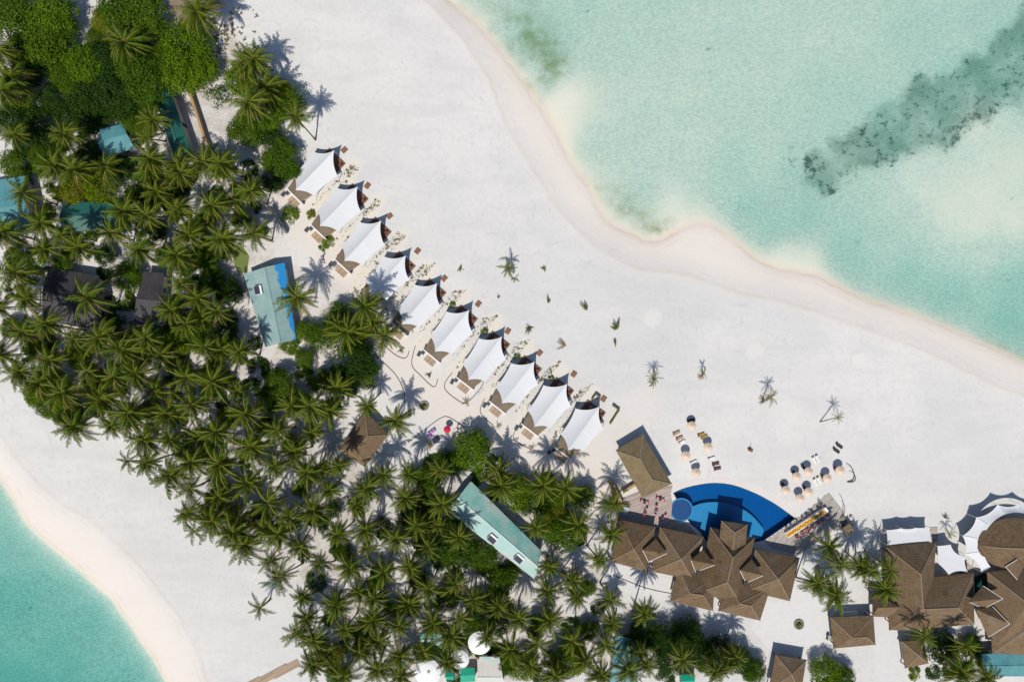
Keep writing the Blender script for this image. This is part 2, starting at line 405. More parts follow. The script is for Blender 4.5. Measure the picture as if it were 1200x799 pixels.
    half = 27+9*np.clip((px-1000)/200,-0.3,1.2)+44*(fbm(x,y,35,13,5)-0.5)+30*(fbm(x,y,44,4)-0.5); nz = fbm(x,y,31,6); nz2 = fbm(x,y,41,2.2)
    reef = np.clip((half-mid)/11+0.2,0,1)*np.clip((px-930)/25,0,1)
    low = seg([(975,228),(985,234),(1010,212),(1050,200),(1085,186),(1110,168),(1140,148),(1165,122),(1200,100),(1230,70)])
    arcs = np.minimum(seg([(948,165),(950,185),(962,205),(985,228)]), seg([(1016,128),(1018,150),(1030,175),(1052,192)]))
    wv_ = 14*(fbm(x,y,38,6)-0.5); dk = np.exp(-((low+wv_)/12)**2)*0.55 + np.exp(-((arcs+wv_*0.4)/5)**2)*0.6 + np.exp(-(np.hypot(px-985,py-229)/11)**2)*0.8
    A('reef', reef*(0.3+0.7*nz)*np.clip(0.2+1.5*fbm(x,y,37,3.2),0,1)); A('reefdark', np.clip((half-mid)/10+0.6,0,1)*np.clip((px-925)/25,0,1)*(dk*0.75+0.30)*np.clip(0.3+1.3*fbm(x,y,39,5),0,1.3)+0.3*np.exp(-(np.hypot(px-940,py-185)/22)**2))
    alg = blob(628,62,44,34,40)*1.0+blob(598,28,36,26,40)*1.0+blob(655,45,18,30)*0.5+blob(640,80,20,12)*0.5+blob(665,185,10,14,60)*1.0+blob(700,215,30,10,50)*0.45+blob(740,240,30,16,30)*0.45+blob(790,262,22,8,-20)*0.7+blob(765,270,14,8)*0.7
    sh = np.exp(-((seg(NE)-3)/6)**2)*np.clip((px-500)/40,0,1)
    alg = alg + sh*(np.where(px<690,0.5,0.06))+ np.exp(-((seg(NE)-5)/7)**2)*np.clip((px-980)/60,0,1)*0.22
    alg = alg*1.25*(0.35+1.4*np.clip((fbm(x,y,45,7)-0.3)*2.5,0,1)) - blob(662,105,18,40,20)*0.8 - blob(632,95,10,9)*0.7
    A('algae', np.clip(-sd/1.2,0,1)*alg*np.clip((fbm(x,y,36,4.5)-0.30)*2.4,0,1))
    spots = (vnoise(x,y,91,1.3)>0.965)*np.clip(fbm(x,y,93,25)*2-0.9,0,1)
    A('spots', np.where(sd<-2, spots, 0))
    tone = fbm(x,y,51,34,5)*0.65+fbm(x,y,61,7,4)*0.35
    A('tone', np.clip((tone-0.30)*2.4,0,1))
    disc = 0
    for cx,cy,r in ((884,411,11),(1008,423,10),(765,373,11),(1012,495,9)):
        disc = disc + np.clip((r-np.hypot(px-cx,py-cy)+(nz2-0.5)*5)/2.5,0,1)
    A('disc', disc)
    # cream sand of the planted strips, sandy lanes between and behind the tents, litter under the trees
    lane = np.exp(-(seg([(340,240),(385,290),(420,330),(455,400),(500,455),(560,500),(640,540),(700,560),(720,600)])/26)**4)
    lane = lane + np.exp(-(seg([(700,530),(720,500),(760,470)])/22)**4)*0.5
    A('lane', lane)
    cr = np.zeros(len(x))
    for i in range(9):
        (Fa,Ra),(Fb,Rb) = TF[i],TF[i+1]
        d = seg([((Ra[0]+Rb[0])/2+1,(Ra[1]+Rb[1])/2+6),((Fa[0]*.45+Fb[0]*.55)+2,(Fa[1]*.45+Fb[1]*.55)+14),((Fa[0]+Fb[0])/2+10,(Fa[1]+Fb[1])/2-3)])
        tt = np.clip((Fb[1]+Fa[1])/2+20-py,0,26)/26
        cr = np.maximum(cr, np.clip((8.5+3*tt-d+(nz2-0.5)*8)/3,0,1))
    A('cream', cr)
    wood_poly = np.array([tuple(P(a,b))[:2] for a,b in [(-10,-10),(250,-10),(300,60),(350,120),(340,210),(330,300),(420,340),(455,400),(420,470),(440,560),(560,520),(700,570),(720,690),(830,740),(900,799),(420,810),(350,700),(250,640),(150,520),(40,460),(-10,400)]])
    lit = np.clip(sdist(pts, wood_poly)/4,0,1)
    A('litter', lit)
    # seabed and sand material
    m, nt, b = mat('sand'); v = coord(nt)
    f1 = noise(nt, v, 0.9, 6, 0.6); f2 = noise(nt, v, 4.5, 4, 0.65); f3 = noise(nt, v, 0.09, 4, 0.55)
    dry = mixc(nt, attr(nt,'tone'), (0.625,0.61,0.585), (0.545,0.54,0.525))
    st = noise(nt, coord(nt, 'Object', (0.05,0.25,1)), 1.0, 5, 0.6)
    dry = mixc(nt, ramp(nt, st, 0.45, 0.7, 0, 0.35), dry, (0.47,0.465,0.455))
    dry = mixc(nt, ramp(nt, f1, 0.48, 0.75, 0, 0.4), dry, (0.47,0.46,0.445))
    dry = mixc(nt, ramp(nt, f2, 0.52, 0.74, 0, 0.5), dry, (0.40,0.385,0.36))
    for sc_,th_,k_ in ((0.05,0.47,0.30),(0.035,0.53,0.26),(0.11,0.5,0.2),(0.2,0.55,0.16)):
        nn = noise(nt, v, sc_, 1.5, 0.4); ln = ramp(nt, math_(nt,'ABSOLUTE',math_(nt,'SUBTRACT',nn,th_)), 0.0, 0.0035*(sc_/0.05)**0.8, 1.0, 0.0)
        dry = mixc(nt, math_(nt,'MULTIPLY', math_(nt,'MULTIPLY',ln,ramp(nt,f1,0.4,0.6)), k_), dry, (0.36,0.35,0.335))
    blot = ramp(nt, noise(nt, v, 0.16, 5, 0.7), 0.52, 0.68, 0, 0.3); dry = mixc(nt, blot, dry, (0.48,0.475,0.465))
    dry = mixc(nt, math_(nt,'MULTIPLY',attr(nt,'disc'),0.45), dry, (0.66,0.64,0.60))
    dry = mixc(nt, math_(nt,'MULTIPLY',attr(nt,'lane'),0.8), dry, mixc(nt, f1, (0.60,0.54,0.48), (0.64,0.59,0.53)))
    dry = mixc(nt, math_(nt,'MULTIPLY',attr(nt,'cream'),0.8), dry, mixc(nt, f2, (0.57,0.53,0.45), (0.66,0.625,0.55)))
    vo = N(nt,'ShaderNodeTexVoronoi', Scale=1.1); nt.links.new(v, vo.inputs['Vector'])
    lf = math_(nt,'MULTIPLY', attr(nt,'litter'), ramp(nt, f2, 0.50, 0.62, 0.0, 0.55))
    dry = mixc(nt, lf, dry, (0.23,0.165,0.11))
    lf2 = math_(nt,'MULTIPLY', attr(nt,'litter'), ramp(nt, noise(nt, v, 0.25, 4, 0.6), 0.45, 0.6, 0.0, 0.45))
    dry = mixc(nt, lf2, dry, (0.30,0.25,0.19))
    bch = mixc(nt, f3, (0.655,0.595,0.53), (0.665,0.615,0.565))
    c = mixc(nt, attr(nt,'beach'), dry, bch)
    c = mixc(nt, math_(nt,'MULTIPLY',attr(nt,'berm'),0.30), c, (0.50,0.40,0.30))
    c = mixc(nt, math_(nt,'MULTIPLY',attr(nt,'wet'),0.30), c, (0.52,0.44,0.34))
    wob_ = math_(nt,'MULTIPLY',math_(nt,'SUBTRACT',noise(nt, v, 0.35, 5, 0.6),0.5),2.2)
    def thin(src, at, wid):
        d_ = math_(nt,'ABSOLUTE', math_(nt,'SUBTRACT', math_(nt,'ADD',src,wob_), at)); return ramp(nt, d_, 0.0, wid, 1.0, 0.0)
    brk = ramp(nt, noise(nt, v, 0.12, 3, 0.6), 0.42, 0.6)
    for src_,at_,wid_,k_,col_ in (('bermd',0.0,0.22,0.3,(0.45,0.39,0.32)),('bermd',-1.6,0.2,0.3,(0.46,0.38,0.29)),('shore',1.9,0.16,0.35,(0.45,0.36,0.25)),('shore',0.25,0.35,0.4,(0.47,0.38,0.25))):
        c = mixc(nt, math_(nt,'MULTIPLY', math_(nt,'MULTIPLY', thin(attr(nt,src_),at_,wid_), brk), k_), c, col_)
    ripple_paint = noise(nt, coord(nt,'Object',(1.0,1.6,1)), 1.1, 3, 0.6)  # light mottle of the rippled water, painted into the seabed colour
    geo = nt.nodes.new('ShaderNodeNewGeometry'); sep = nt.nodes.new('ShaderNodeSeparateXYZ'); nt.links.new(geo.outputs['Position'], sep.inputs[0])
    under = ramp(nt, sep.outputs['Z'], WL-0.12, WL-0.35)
    c = mixc(nt, math_(nt,'MULTIPLY',under, ramp(nt, ripple_paint, 0.42, 0.66, 0, 0.5)), c, (0.38,0.42,0.41))
    ripple_paint_fine = noise(nt, coord(nt,'Object',(1.5,2.0,1)), 1.5, 4, 0.7)  # finer painted water mottle, stronger where the bed lies deeper
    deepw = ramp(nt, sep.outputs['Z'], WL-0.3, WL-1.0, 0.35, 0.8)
    c = mixc(nt, math_(nt,'MULTIPLY',math_(nt,'MULTIPLY',under,deepw), ramp(nt, ripple_paint_fine, 0.42, 0.64, 0, 1)), c, (0.30,0.355,0.345))
    c = mixc(nt, math_(nt,'MULTIPLY',attr(nt,'algae'),ramp(nt, noise(nt, v, 0.45, 5, 0.7), 0.36, 0.6, 0.15, 1.0)), c, mixc(nt, f1, (0.20,0.215,0.11), (0.40,0.40,0.27)))
    reefc = mixc(nt, ramp(nt, f2, 0.35, 0.65), (0.10,0.17,0.14), (0.26,0.33,0.27))
    c = mixc(nt, attr(nt,'reef'), c, reefc)
    sp = noise(nt, v, 0.55, 7, 0.75); spm = math_(nt,'MULTIPLY',attr(nt,'reefdark'), 1.0)
    thr = math_(nt,'SUBTRACT', 0.575, math_(nt,'MULTIPLY',spm,0.15)); spk = ramp(nt, math_(nt,'SUBTRACT',sp,thr), 0.0, 0.11)
    c = mixc(nt, math_(nt,'MULTIPLY',spk,math_(nt,'MINIMUM',math_(nt,'MULTIPLY',spm,2.5),0.85)), c, (0.045,0.08,0.07))
    c = mixc(nt, attr(nt,'spots'), c, (0.06,0.09,0.06))
    setc(nt, b, c); b.inputs['Roughness'].default_value = 0.95; b.inputs['Specular IOR Level'].default_value = 0.08
    bump(nt, b, math_(nt,'ADD',f1,math_(nt,'MULTIPLY',f2,0.6)), 0.35, 0.14)
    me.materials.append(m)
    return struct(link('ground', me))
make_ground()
def m_water(name, c, dens, bs=1.0, gl=0.6):
    m = bpy.data.materials.new(name); m.use_nodes = True; nt = m.node_tree
    nt.nodes.remove(nt.nodes['Principled BSDF']); out = nt.nodes['Material Output']
    t = nt.nodes.new('ShaderNodeBsdfTransparent'); g = N(nt,'ShaderNodeBsdfGlossy', Roughness=0.08)
    fr = N(nt,'ShaderNodeFresnel', IOR=1.33); mx = nt.nodes.new('ShaderNodeMixShader')
    v = coord(nt); n = noise(nt, v, bs, 4, 0.6); bp = N(nt,'ShaderNodeBump', Strength=0.45, Distance=0.25)
    nt.links.new(n, bp.inputs['Height']); nt.links.new(bp.outputs[0], g.inputs['Normal']); nt.links.new(bp.outputs[0], fr.inputs['Normal'])
    nt.links.new(fr.outputs[0], mx.inputs[0]); nt.links.new(t.outputs[0], mx.inputs[1]); nt.links.new(g.outputs[0], mx.inputs[2])
    nt.links.new(mx.outputs[0], out.inputs['Surface'])
    va = N(nt,'ShaderNodeVolumeAbsorption', Density=dens); va.inputs['Color'].default_value = (*c,1)
    nt.links.new(va.outputs[0], out.inputs['Volume'])
    return m
SEA = m_water('sea_water', (0.0,0.725,0.705), 0.50, 0.9)
POOLW = m_water('pool_water', (0.0,0.74,0.90), 0.55, 1.2)
struct(MB().box((0,0,-25+WL/2), (8800,8800,50+WL), 0).build('sea', SEA))
bpy.data.objects['sea'].location = (0,0,0)

# ------------------------------------------------------------------ vegetation meshes
def frond_mesh(name, L, a0, a1, droop, fm, nl=30, seed=0, width=1.0):
    r = np.random.default_rng(seed); n = 12
    ts = np.linspace(0,1,n+1); ang = np.radians(a0+(a1-a0)*ts**1.15)
    seg = L/n; px = np.concatenate([[0],np.cumsum(np.cos(ang[:-1])*seg)]); pz = np.concatenate([[0],np.cumsum(np.sin(ang[:-1])*seg)])
    mb = MB(); V = []; F = []
    side = (r.random()-0.5)*0.5
    py = side*ts**2*L*0.25
    for i in range(n+1):
        w_ = 0.075*(1-ts[i])+0.02
        V += [(px[i],py[i]-w_,pz[i]),(px[i],py[i]+w_,pz[i]),(px[i],py[i],pz[i]-w_*1.2)]
    for i in range(n):
        a = i*3; F += [(a,a+3,a+4,a+1),(a+1,a+4,a+5,a+2),(a+2,a+5,a+3,a)]
    nr = len(F)
    for k in range(nl):
        t = 0.14+0.85*k/(nl-1)
        x = np.interp(t,ts,px); z = np.interp(t,ts,pz); y0 = np.interp(t,ts,py); a = np.interp(t,ts,ang)
        fx, fz = math.cos(a), math.sin(a); ll = (0.34+0.62*math.sin(math.pi*min(1,(t*0.88+0.10)))**0.8)*L/4.2*width
        fw = 0.55+0.6*t
        for s in (-1,1):
            l = ll*(0.65+0.6*r.random()); dy = s*(1-0.45*fw); dx = fw*0.75; dz = -droop*(0.4+1.1*r.random())
            d = np.array([dx*fx, dy, dx*fz+dz]); d /= np.linalg.norm(d)
            d2 = d+np.array([0,0,-0.55*droop-0.15]); d2 /= np.linalg.norm(d2)
            wv = np.array([fx,0,fz])*0.045*L/4.2
            p0 = np.array([x,y0,z]); p1 = p0+d*l*0.55; p2 = p1+d2*l*0.45
            b = len(V); V += [tuple(p0-wv),tuple(p0+wv),tuple(p1+wv*1.05),tuple(p1-wv*1.05),tuple(p2+wv*0.35),tuple(p2-wv*0.35)]
            F += [(b,b+1,b+2,b+3),(b+3,b+2,b+4,b+5)]
    me = mesh_np(name, V, F, (fm, RACHIS))
    me.polygons.foreach_set('material_index', [1]*nr+[0]*(len(F)-nr)); return me
# youngest (upright) to oldest (hanging)
FR = [[frond_mesh('frond', 3.9, 82, 15, 0.5, FROND, seed=1), frond_mesh('frond', 4.0, 74, -10, 0.5, FROND, seed=2)],
      [frond_mesh('frond', 4.7, 60, -38, 0.65, FROND, seed=3), frond_mesh('frond', 4.8, 54, -48, 0.75, FROND, seed=4)],
      [frond_mesh('frond', 5.0, 38, -60, 0.8, FROND, seed=5), frond_mesh('frond', 5.0, 30, -66, 0.9, FROND, seed=6)],
      [frond_mesh('frond', 4.7, 12, -74, 0.9, FROND, seed=7), frond_mesh('frond', 4.6, 6, -76, 0.9, FROND_Y, seed=8)],
      [frond_mesh('frond', 4.1, -18, -84, 0.8, FROND_Y, seed=9), frond_mesh('frond', 4.0, -34, -86, 0.6, FROND_D, seed=10)]]
DRYF = [frond_mesh('frond', 4.2, 40, -40, 0.5, FROND_D, 18, seed=11), frond_mesh('frond', 4.2, 15, -50, 0.5, FROND_Y, 18, seed=12)]
def crown_heart():
    mb = MB()
    mb.lathe([(0.02,-0.5),(0.24,-0.3),(0.26,0.0),(0.15,0.35),(0.05,0.9),(0.01,1.5)], 7)
    for k in range(6):
        a = k*1.05; c = (0.34*math.cos(a),0.34*math.sin(a),-0.35-0.08*(k%2))
        mb.lathe([(0.02,-0.16),(0.12,-0.08),(0.14,0.02),(0.08,0.13),(0.02,0.16)], 6, c)
    return mb.mesh('crown', NUT)
HEART = crown_heart()
NPALM = 0
def palm(px, py, h, label, group, size=1.0, nf=None, yellow=0.2, base=None, lean=None, kind='palm', name='coconut_palm', dry=False, young=False):
    global NPALM; NPALM += 1
    r = random.Random(int(px*977+py*131))
    top = P(px, py, h)
    if base is None:
        for _ in range(30):
            a = r.uniform(0, 6.28); d = r.uniform(0.2, 0.28*h) if lean is None else lean
            bx, by = top.x-d*math.cos(a), top.y-d*math.sin(a)
            q = (bx/PX+600, 399.5-by/PX)
            if not any(inpoly(q[0], q[1], pl) for pl in NOGO): break
        else: bx, by = top.x, top.y
    else: b_ = P(*base); bx, by = b_.x, b_.y
    dx, dy = top.x-bx, top.y-by; wy = r.random() < yellow
    if label is None: label = plabel(px, py, wy, math.hypot(dx,dy) > 0.16*h)
    if group is None and name == 'coconut_palm': group = 'palms: '+label.split('coconut palm ')[1]
    t = thing(name, label, 'palm tree', (bx, by, 0), 0, group)
    mb = MB(); pts = []; rad = []
    for i in range(8):
        f = i/7; e = f*f*(3-2*f)*0.6+f*0.4
        pts.append((dx*e, dy*e, -0.15+(h+0.15)*f)); rad.append((0.19-0.085*f+(0.10 if i == 0 else 0))*(0.55+0.45*min(1,h/8)))
    mb.tube(pts, rad, 7); mb.build('trunk', BARK, t, smooth=True)
    c = link('crown', HEART, t, (dx, dy, h)); c.scale = (size*min(1,h/7+0.2),)*3
    n = nf or (r.randint(19,25) if r.random() < 0.25 else r.randint(30, 40)); s0 = 1/c.scale[0]
    a0 = r.uniform(0, 6.28); hw = r.uniform(-0.3, 0.4)
    for i in range(n):
        f = (i+0.5)/n
        k = min(4, int((f**0.9)*4.9+hw*0.5)); k = max(0,k)
        if young: k = min(k, 2)
        me = FR[k][1 if r.random() < 0.5 else 0]
        if k == 4 and r.random() < 0.28: me = FR[3][0]
        if k == 3 and r.random() < 0.07: me = FR[4][1]
        if wy and k >= 3 and r.random() < 0.7: me = FR[3][1]
        if dry: me = DRYF[r.randint(0,1)] if r.random() < 0.75 else me
        o = link('frond', me, c, (0,0,-0.05-0.25*f)); o.rotation_euler = (r.uniform(-.25,.25), r.uniform(-.1,.1), a0+i*2.39996+r.uniform(-.25,.25))
        s = size*s0*r.uniform(0.72,1.12); o.scale = (s,s,s)
    return t

def crown_mesh(name, lm, nlobe, per, leaf, seed, flat=0.6):
    r = np.random.default_rng(seed); V = []; 
    C = []; 
    for k in range(nlobe):
        # lobes spread over a dome of radius 1
        u = r.random(); th = r.random()*6.283; ph = math.acos(1-1.05*u)
        rr = 0.62+0.2*r.random(); C.append((math.cos(th)*math.sin(ph)*rr, math.sin(th)*math.sin(ph)*rr, math.cos(ph)*rr*flat, 0.24+0.16*r.random()))
    allP = []; allN = []
    for (cx,cy,cz,rad) in C:
        d = r.normal(size=(per,3)); d /= np.linalg.norm(d,axis=1)[:,None]; d[:,2] = np.abs(d[:,2])*0.9-0.15
        q = rad*(0.72+0.4*r.random(per))[:,None]
        allP.append(np.array([cx,cy,cz])+d*q*np.array([1,1,0.8])); allN.append(d+r.normal(size=(per,3))*0.55+np.array([0,0,0.35]))
    Pn = np.concatenate(allP); Nn = np.concatenate(allN); Nn /= np.linalg.norm(Nn,axis=1)[:,None]
    a = np.cross(Nn, r.normal(size=Nn.shape)); a /= np.linalg.norm(a,axis=1)[:,None]; b = np.cross(Nn,a)
    s = (leaf*(0.6+0.8*r.random(len(Pn))))[:,None]
    V = np.stack([Pn-a*s*1.1, Pn-b*s*0.62, Pn+a*s*1.1, Pn+b*s*0.62],1).reshape(-1,3)
    F = np.arange(len(V)).reshape(-1,4)
    return mesh_np(name, V, F, (lm,))
CROWN = {k: [crown_mesh('crown', m, 46, 150, 0.036, 100+i*7+j, 0.62) for j in range(2)] for i,(k,m) in enumerate((('a',LEAF_A),('b',LEAF_B),('c',LEAF_C),('y',LEAF_Y)))}
SPARSE = crown_mesh('crown', LEAF_B, 16, 36, 0.06, 311, 0.6)
SHRUB = {k: [crown_mesh('shrub', m, 18, 75, 0.065, 200+i*7+j, 0.75) for j in range(2)] for i,(k,m) in enumerate((('a',LEAF_A),('b',LEAF_B),('c',LEAF_C),('y',LEAF_Y)))}
def tree(px, py, r_px, kind, label, group, h=None, sparse=False):
    q = random.Random(int(px*31+py*17)); rr = r_px*PX*(1.22 if (px < 240 and py < 240) else 1.1)
    h = h or max(2.6, min(7.0, rr*1.35)); top = P(px, py, h*0.85)
    t = thing('broadleaf_tree', label, 'tree', (top.x, top.y, 0), 0, group)
    mb = MB(); hh = h*0.62
    mb.tube([(0,0,-0.1),(0.1,0.05,hh*0.4),(0,0.1,hh)], [0.22,0.16,0.1], 6)
    for k in range(4):
        a = k*1.6+q.random(); mb.tube([(0.05,0.05,hh*0.45),(0.5*rr*math.cos(a),0.5*rr*math.sin(a),hh*1.05)], [0.1,0.04], 5)
    mb.build('trunk', BARK, t)
    c = link('crown', SPARSE if sparse else CROWN[kind][q.randint(0,1)], t, (0,0,h*0.45), q.uniform(0,6.28))
    sc = rr*1.02; c.scale = (sc*q.uniform(.92,1.1), sc*q.uniform(.92,1.1), h*0.85)
    return t
def shrub(px, py, r_px, kind, label, group, h=1.6, name='shrub', cat='shrub'):
    q = random.Random(int(px*37+py*19)); p = P(px, py, h*0.5)
    o = link(name, SHRUB[kind][q.randint(0,1)], None, (p.x, p.y, 0.05), q.uniform(0,6.28))
    s = r_px*PX*1.05; o.scale = (s*q.uniform(.9,1.1), s*q.uniform(.9,1.1), h)
    return tag(o, label, cat, group)

# ------------------------------------------------------------------ roofs and buildings
NOGO = []          # picture polygons that no trunk may stand in
def roof_mesh(V, F, thick):
    mb = MB(); n = len(V); V = [Vector(v) for v in V]
    F2 = []
    for f in F:
        a = (V[f[1]]-V[f[0]]).cross(V[f[2]]-V[f[0]])
        F2.append(tuple(f) if a.z > 0 else tuple(f[::-1]))
    vs = V+[v-Vector((0,0,thick)) for v in V]
    fs = list(F2)+[tuple(i+n for i in f[::-1]) for f in F2]
    cnt = {}
    for f in F2:
        for i in range(len(f)):
            e = (f[i], f[(i+1)%len(f)]); cnt[e] = 1
    for (a,b) in cnt:
        if (b,a) not in cnt: fs.append((b,a,a+n,b+n))
    mb.add(vs, fs); return mb
def local(pts, o): return [Vector(p)-Vector(o) for p in pts]
def hip(parent, org, eaves, ridge, he, hr, material, caps=True, thick=0.28, name='roof', capm=None, posts=True, capw=0.11):
    """eaves: 4 picture corners in order; ridge: 1 or 2 picture points (ridge[0] towards edge 0-1's end ... see faces)."""
    E = local([P(x,y,he) for x,y in eaves], org); Rg = local([P(x,y,hr) for x,y in ridge], org)
    V = E+Rg
    if len(Rg) == 1: F = [(0,1,4),(1,2,4),(2,3,4),(3,0,4)]; C = [(0,4),(1,4),(2,4),(3,4)]
    else: F = [(0,1,4),(1,2,5,4),(2,3,5),(3,0,4,5)]; C = [(0,4),(1,4),(2,5),(3,5),(4,5)]
    ro = roof_mesh(V, F, thick).build(name, material, parent)
    if caps:
        for a,b in C:
            p, q = V[a], V[b]; d = (q-p).normalized(); s = d.cross(Vector((0,0,1))).normalized()*capw
            up = s.cross(d).normalized()*0.09*(1 if s.cross(d).z > 0 else -1)
            mb = MB(); vs = [p-s, p+up, p+s, q-s, q+up, q+s]
            vs = [v+Vector((0,0,0.05)) for v in vs]+[v-Vector((0,0,0.1)) for v in (p-s,p+s,q-s,q+s)]
            mb.add(vs, [(0,1,4,3),(1,2,5,4),(6,8,9,7),(0,6,7,2,1),(3,4,5,9,8),(0,3,8,6),(2,7,9,5)])
            mb.build('ridge_cap', capm or RIDGECAP, ro)
    if posts:
        cx = sum((v.x for v in E))/4; cy = sum((v.y for v in E))/4
        for v in E:
            x, y = v.x+(cx-v.x)*0.14, v.y+(cy-v.y)*0.14
            MB().tube([(x,y,-0.05),(x,y,he+0.15)], 0.13, 8).build('post', WOOD_DK, parent)
    NOGO.append([(x,y) for x,y in eaves])
    return ro
RIDGECAP = simple('ridge_straw', (0.26,0.195,0.13), 0.95, 0.2, 3.0)
CAP_TIN = simple('ridge_flashing', (0.42,0.56,0.53), 0.5, 0.1)
def walls(parent, org, eaves, k, h, material, door=None):
    c = [P(x,y,h) for x,y in eaves]; m = sum(c, Vector())/len(c)
    pts = [(m.x+(p.x-m.x)*k-org[0], m.y+(p.y-m.y)*k-org[1]) for p in c]
    o = MB().prism(pts, -0.1, h).build('wall', material, parent)
    for i in range(len(pts)):
        a, b = Vector((*pts[i],0)), Vector((*pts[(i+1)%len(pts)],0)); d = b-a; L = d.length
        ang = math.atan2(d.y, d.x); mid = (a+b)/2
        if i == 0: MB().box((mid.x,mid.y,1.05),(1.0,0.14,2.1),ang).build('door', WOOD_DK, parent)
        elif L > 3:
            for t in (0.28,0.72):
                q = a+d*t; MB().box((q.x,q.y,1.5),(1.1,0.12,1.1),ang).build('window', GLASS_DK, parent)
    return o
def centre(eaves): c = sum((P(x,y,0) for x,y in eaves), Vector())/len(eaves); return (c.x, c.y, 0)

# tin-roofed houses: gable roof laid in separate sheets
def tin_house(name, label, eaves, f0, f1, he, hr, material, other=None, skylights=(), group=None, wallm=None, nsheet=None):
    """eaves A,B,C,D: A-B and D-C are the long eaves; ridge from a point on A-D (fraction f0) to one on B-C (f1)."""
    org = centre(eaves); t = thing(name, label, 'house', org, 0, group)
    A,B,C,D = local([P(x,y,he) for x,y in eaves], org)
    up = Vector((0,0,hr-he)); r0 = A.lerp(D,f0)+up; r1 = B.lerp(C,f1)+up
    L = (B-A).length; n = nsheet or max(2, int(L/1.9))
    for (p0,p1,m_) in ((A,B,material),(D,C,other or material)):
        for k in range(n):
            a, b = k/n-0.004, (k+1)/n+0.004
            lift = Vector((0,0,0.022*(k%2)))
            q = [p0.lerp(p1,a)+lift, p0.lerp(p1,b)+lift, r0.lerp(r1,b)+lift, r0.lerp(r1,a)+lift]
            roof_mesh(q, [(0,1,2,3)], 0.06).build('roof_sheet', m_, t)
    d = (r1-r0); MB().box((r0+r1)/2+Vector((0,0,0.05)), (d.length+0.1,0.26,0.09), math.atan2(d.y,d.x)).build('ridge_flashing', CAP_TIN if material in (TIN_TEAL,TIN_PALE) else material, t)
    W = walls(t, org, eaves, 0.88, he-0.05, wallm or WALL)
    # gable ends
    for a,b,c_ in ((A,D,r0),(B,C,r1)):
        m = (A+B+C+D)/4; sh = lambda v: Vector((m.x+(v.x-m.x)*0.88, m.y+(v.y-m.y)*0.88, v.z))
        a,b,c_ = sh(a),sh(b),sh(c_)-Vector((0,0,0.2)); nn = (b-a).cross(Vector((0,0,1))).normalized()*0.06
        MB().add([a-nn,b-nn,c_-nn,a+nn,b+nn,c_+nn],[(0,1,2),(5,4,3),(0,3,4,1),(1,4,5,2),(2,5,3,0)]).build('gable', wallm or WALL, t)
    for (sx,sy,sd) in skylights:
        # a dormer box: dark glazed top with a white cheek
        fa = 0.5; p = P(sx,sy,(he+hr)/2+0.35); p = Vector((p.x-org[0],p.y-org[1],p.z))
        ang = math.atan2(d.y,d.x)
        dm = MB().box(p, (2.0,1.7,0.9), ang).build('dormer', WHITE, t)
        off = Matrix.Rotation(ang,3,'Z')@Vector((0,-0.2,0.47))
        MB().box(p+off,(1.9,1.2,0.06),ang).build('pane', GLASS_DK, dm)
    NOGO.append(eaves); return t

tin_house('tin_roof_house','weathered blue grey tin roofed house with bright blue painted eave beside the white tents',
          [(285.5,321.8),(310.6,406.5),(347,397.5),(333.5,308.2)],0.56,0.56,3.0,4.3,TIN_BLUE,TIN_STRIP,[(303,340,1)])
tin_house('tin_roof_house','long turquoise tin roofed house with two dark skylights amid the palms',
          [(552,563.8),(634,645),(626,678),(523.9,598.2)],0.52,0.5,3.2,4.6,TIN_TEAL,TIN_TEAL2,[(577,631,1),(608,654,1)])
tin_house('tin_roof_house','long dark green tin roofed house beside the brown garden wall',
          [(199.5,106),(225.5,181),(205,188),(181,113)],0.5,0.5,3.0,4.0,TIN_GREEN,TIN_GREEN)
tin_house('tin_roof_house','small lagoon blue tin roofed house enclosed by dense broadleaf trees',
          [(117,152),(144,145),(158,174),(118,186)],0.45,0.45,3.0,3.7,TIN_LAGOON)
tin_house('tin_roof_house','pale lagoon blue tin roofed house shaded by palms at the grove edge',
          [(-18,214),(29,206),(40,272),(-14,284)],0.5,0.5,3.2,4.2,TIN_LAGOON)
tin_house('tin_roof_house','dark green tin roofed house with chimney below the white sand patch',
          [(74,236),(136,238),(136,268),(73,272)],0.5,0.5,3.0,4.0,TIN_GREEN)
tin_house('tin_roof_house','wide charcoal roofed house with a palm standing in front of it',
          [(57,314),(116,323),(122,388),(50,376)],0.45,0.5,3.0,4.2,TIN_DARK)
tin_house('tin_roof_house','narrow charcoal roofed shed beside the wider charcoal roof',
          [(168,318),(192,320),(190,386),(156,382)],0.5,0.5,2.8,3.6,TIN_DARK)
tin_house('tin_roof_house','pale weathered tin roofed shed with turquoise edge below the white water tanks',
          [(562,769),(585,769),(592,806),(558,806)],0.62,0.62,3.0,3.6,TIN_PALE,TIN_PALE)
tin_house('tin_roof_house','teal tin roofed hut half hidden under palms past the tall bright shrub',
          [(722,744),(748,750),(746,806),(712,806)],0.5,0.5,3.0,3.8,TIN_LAGOON)
tin_house('tin_roof_house','turquoise tin roofed hut against the thatched hall with diamond gables',
          [(1150,766),(1212,764),(1212,792),(1152,792)],0.5,0.5,2.8,3.3,TIN_LAGOON)
tin_house('tin_roof_house','tiny turquoise tin roofed store shaded beside the round white tanks',
          [(492,742),(518,742),(518,756),(492,756)],0.5,0.5,2.6,3.1,TIN_TEAL)

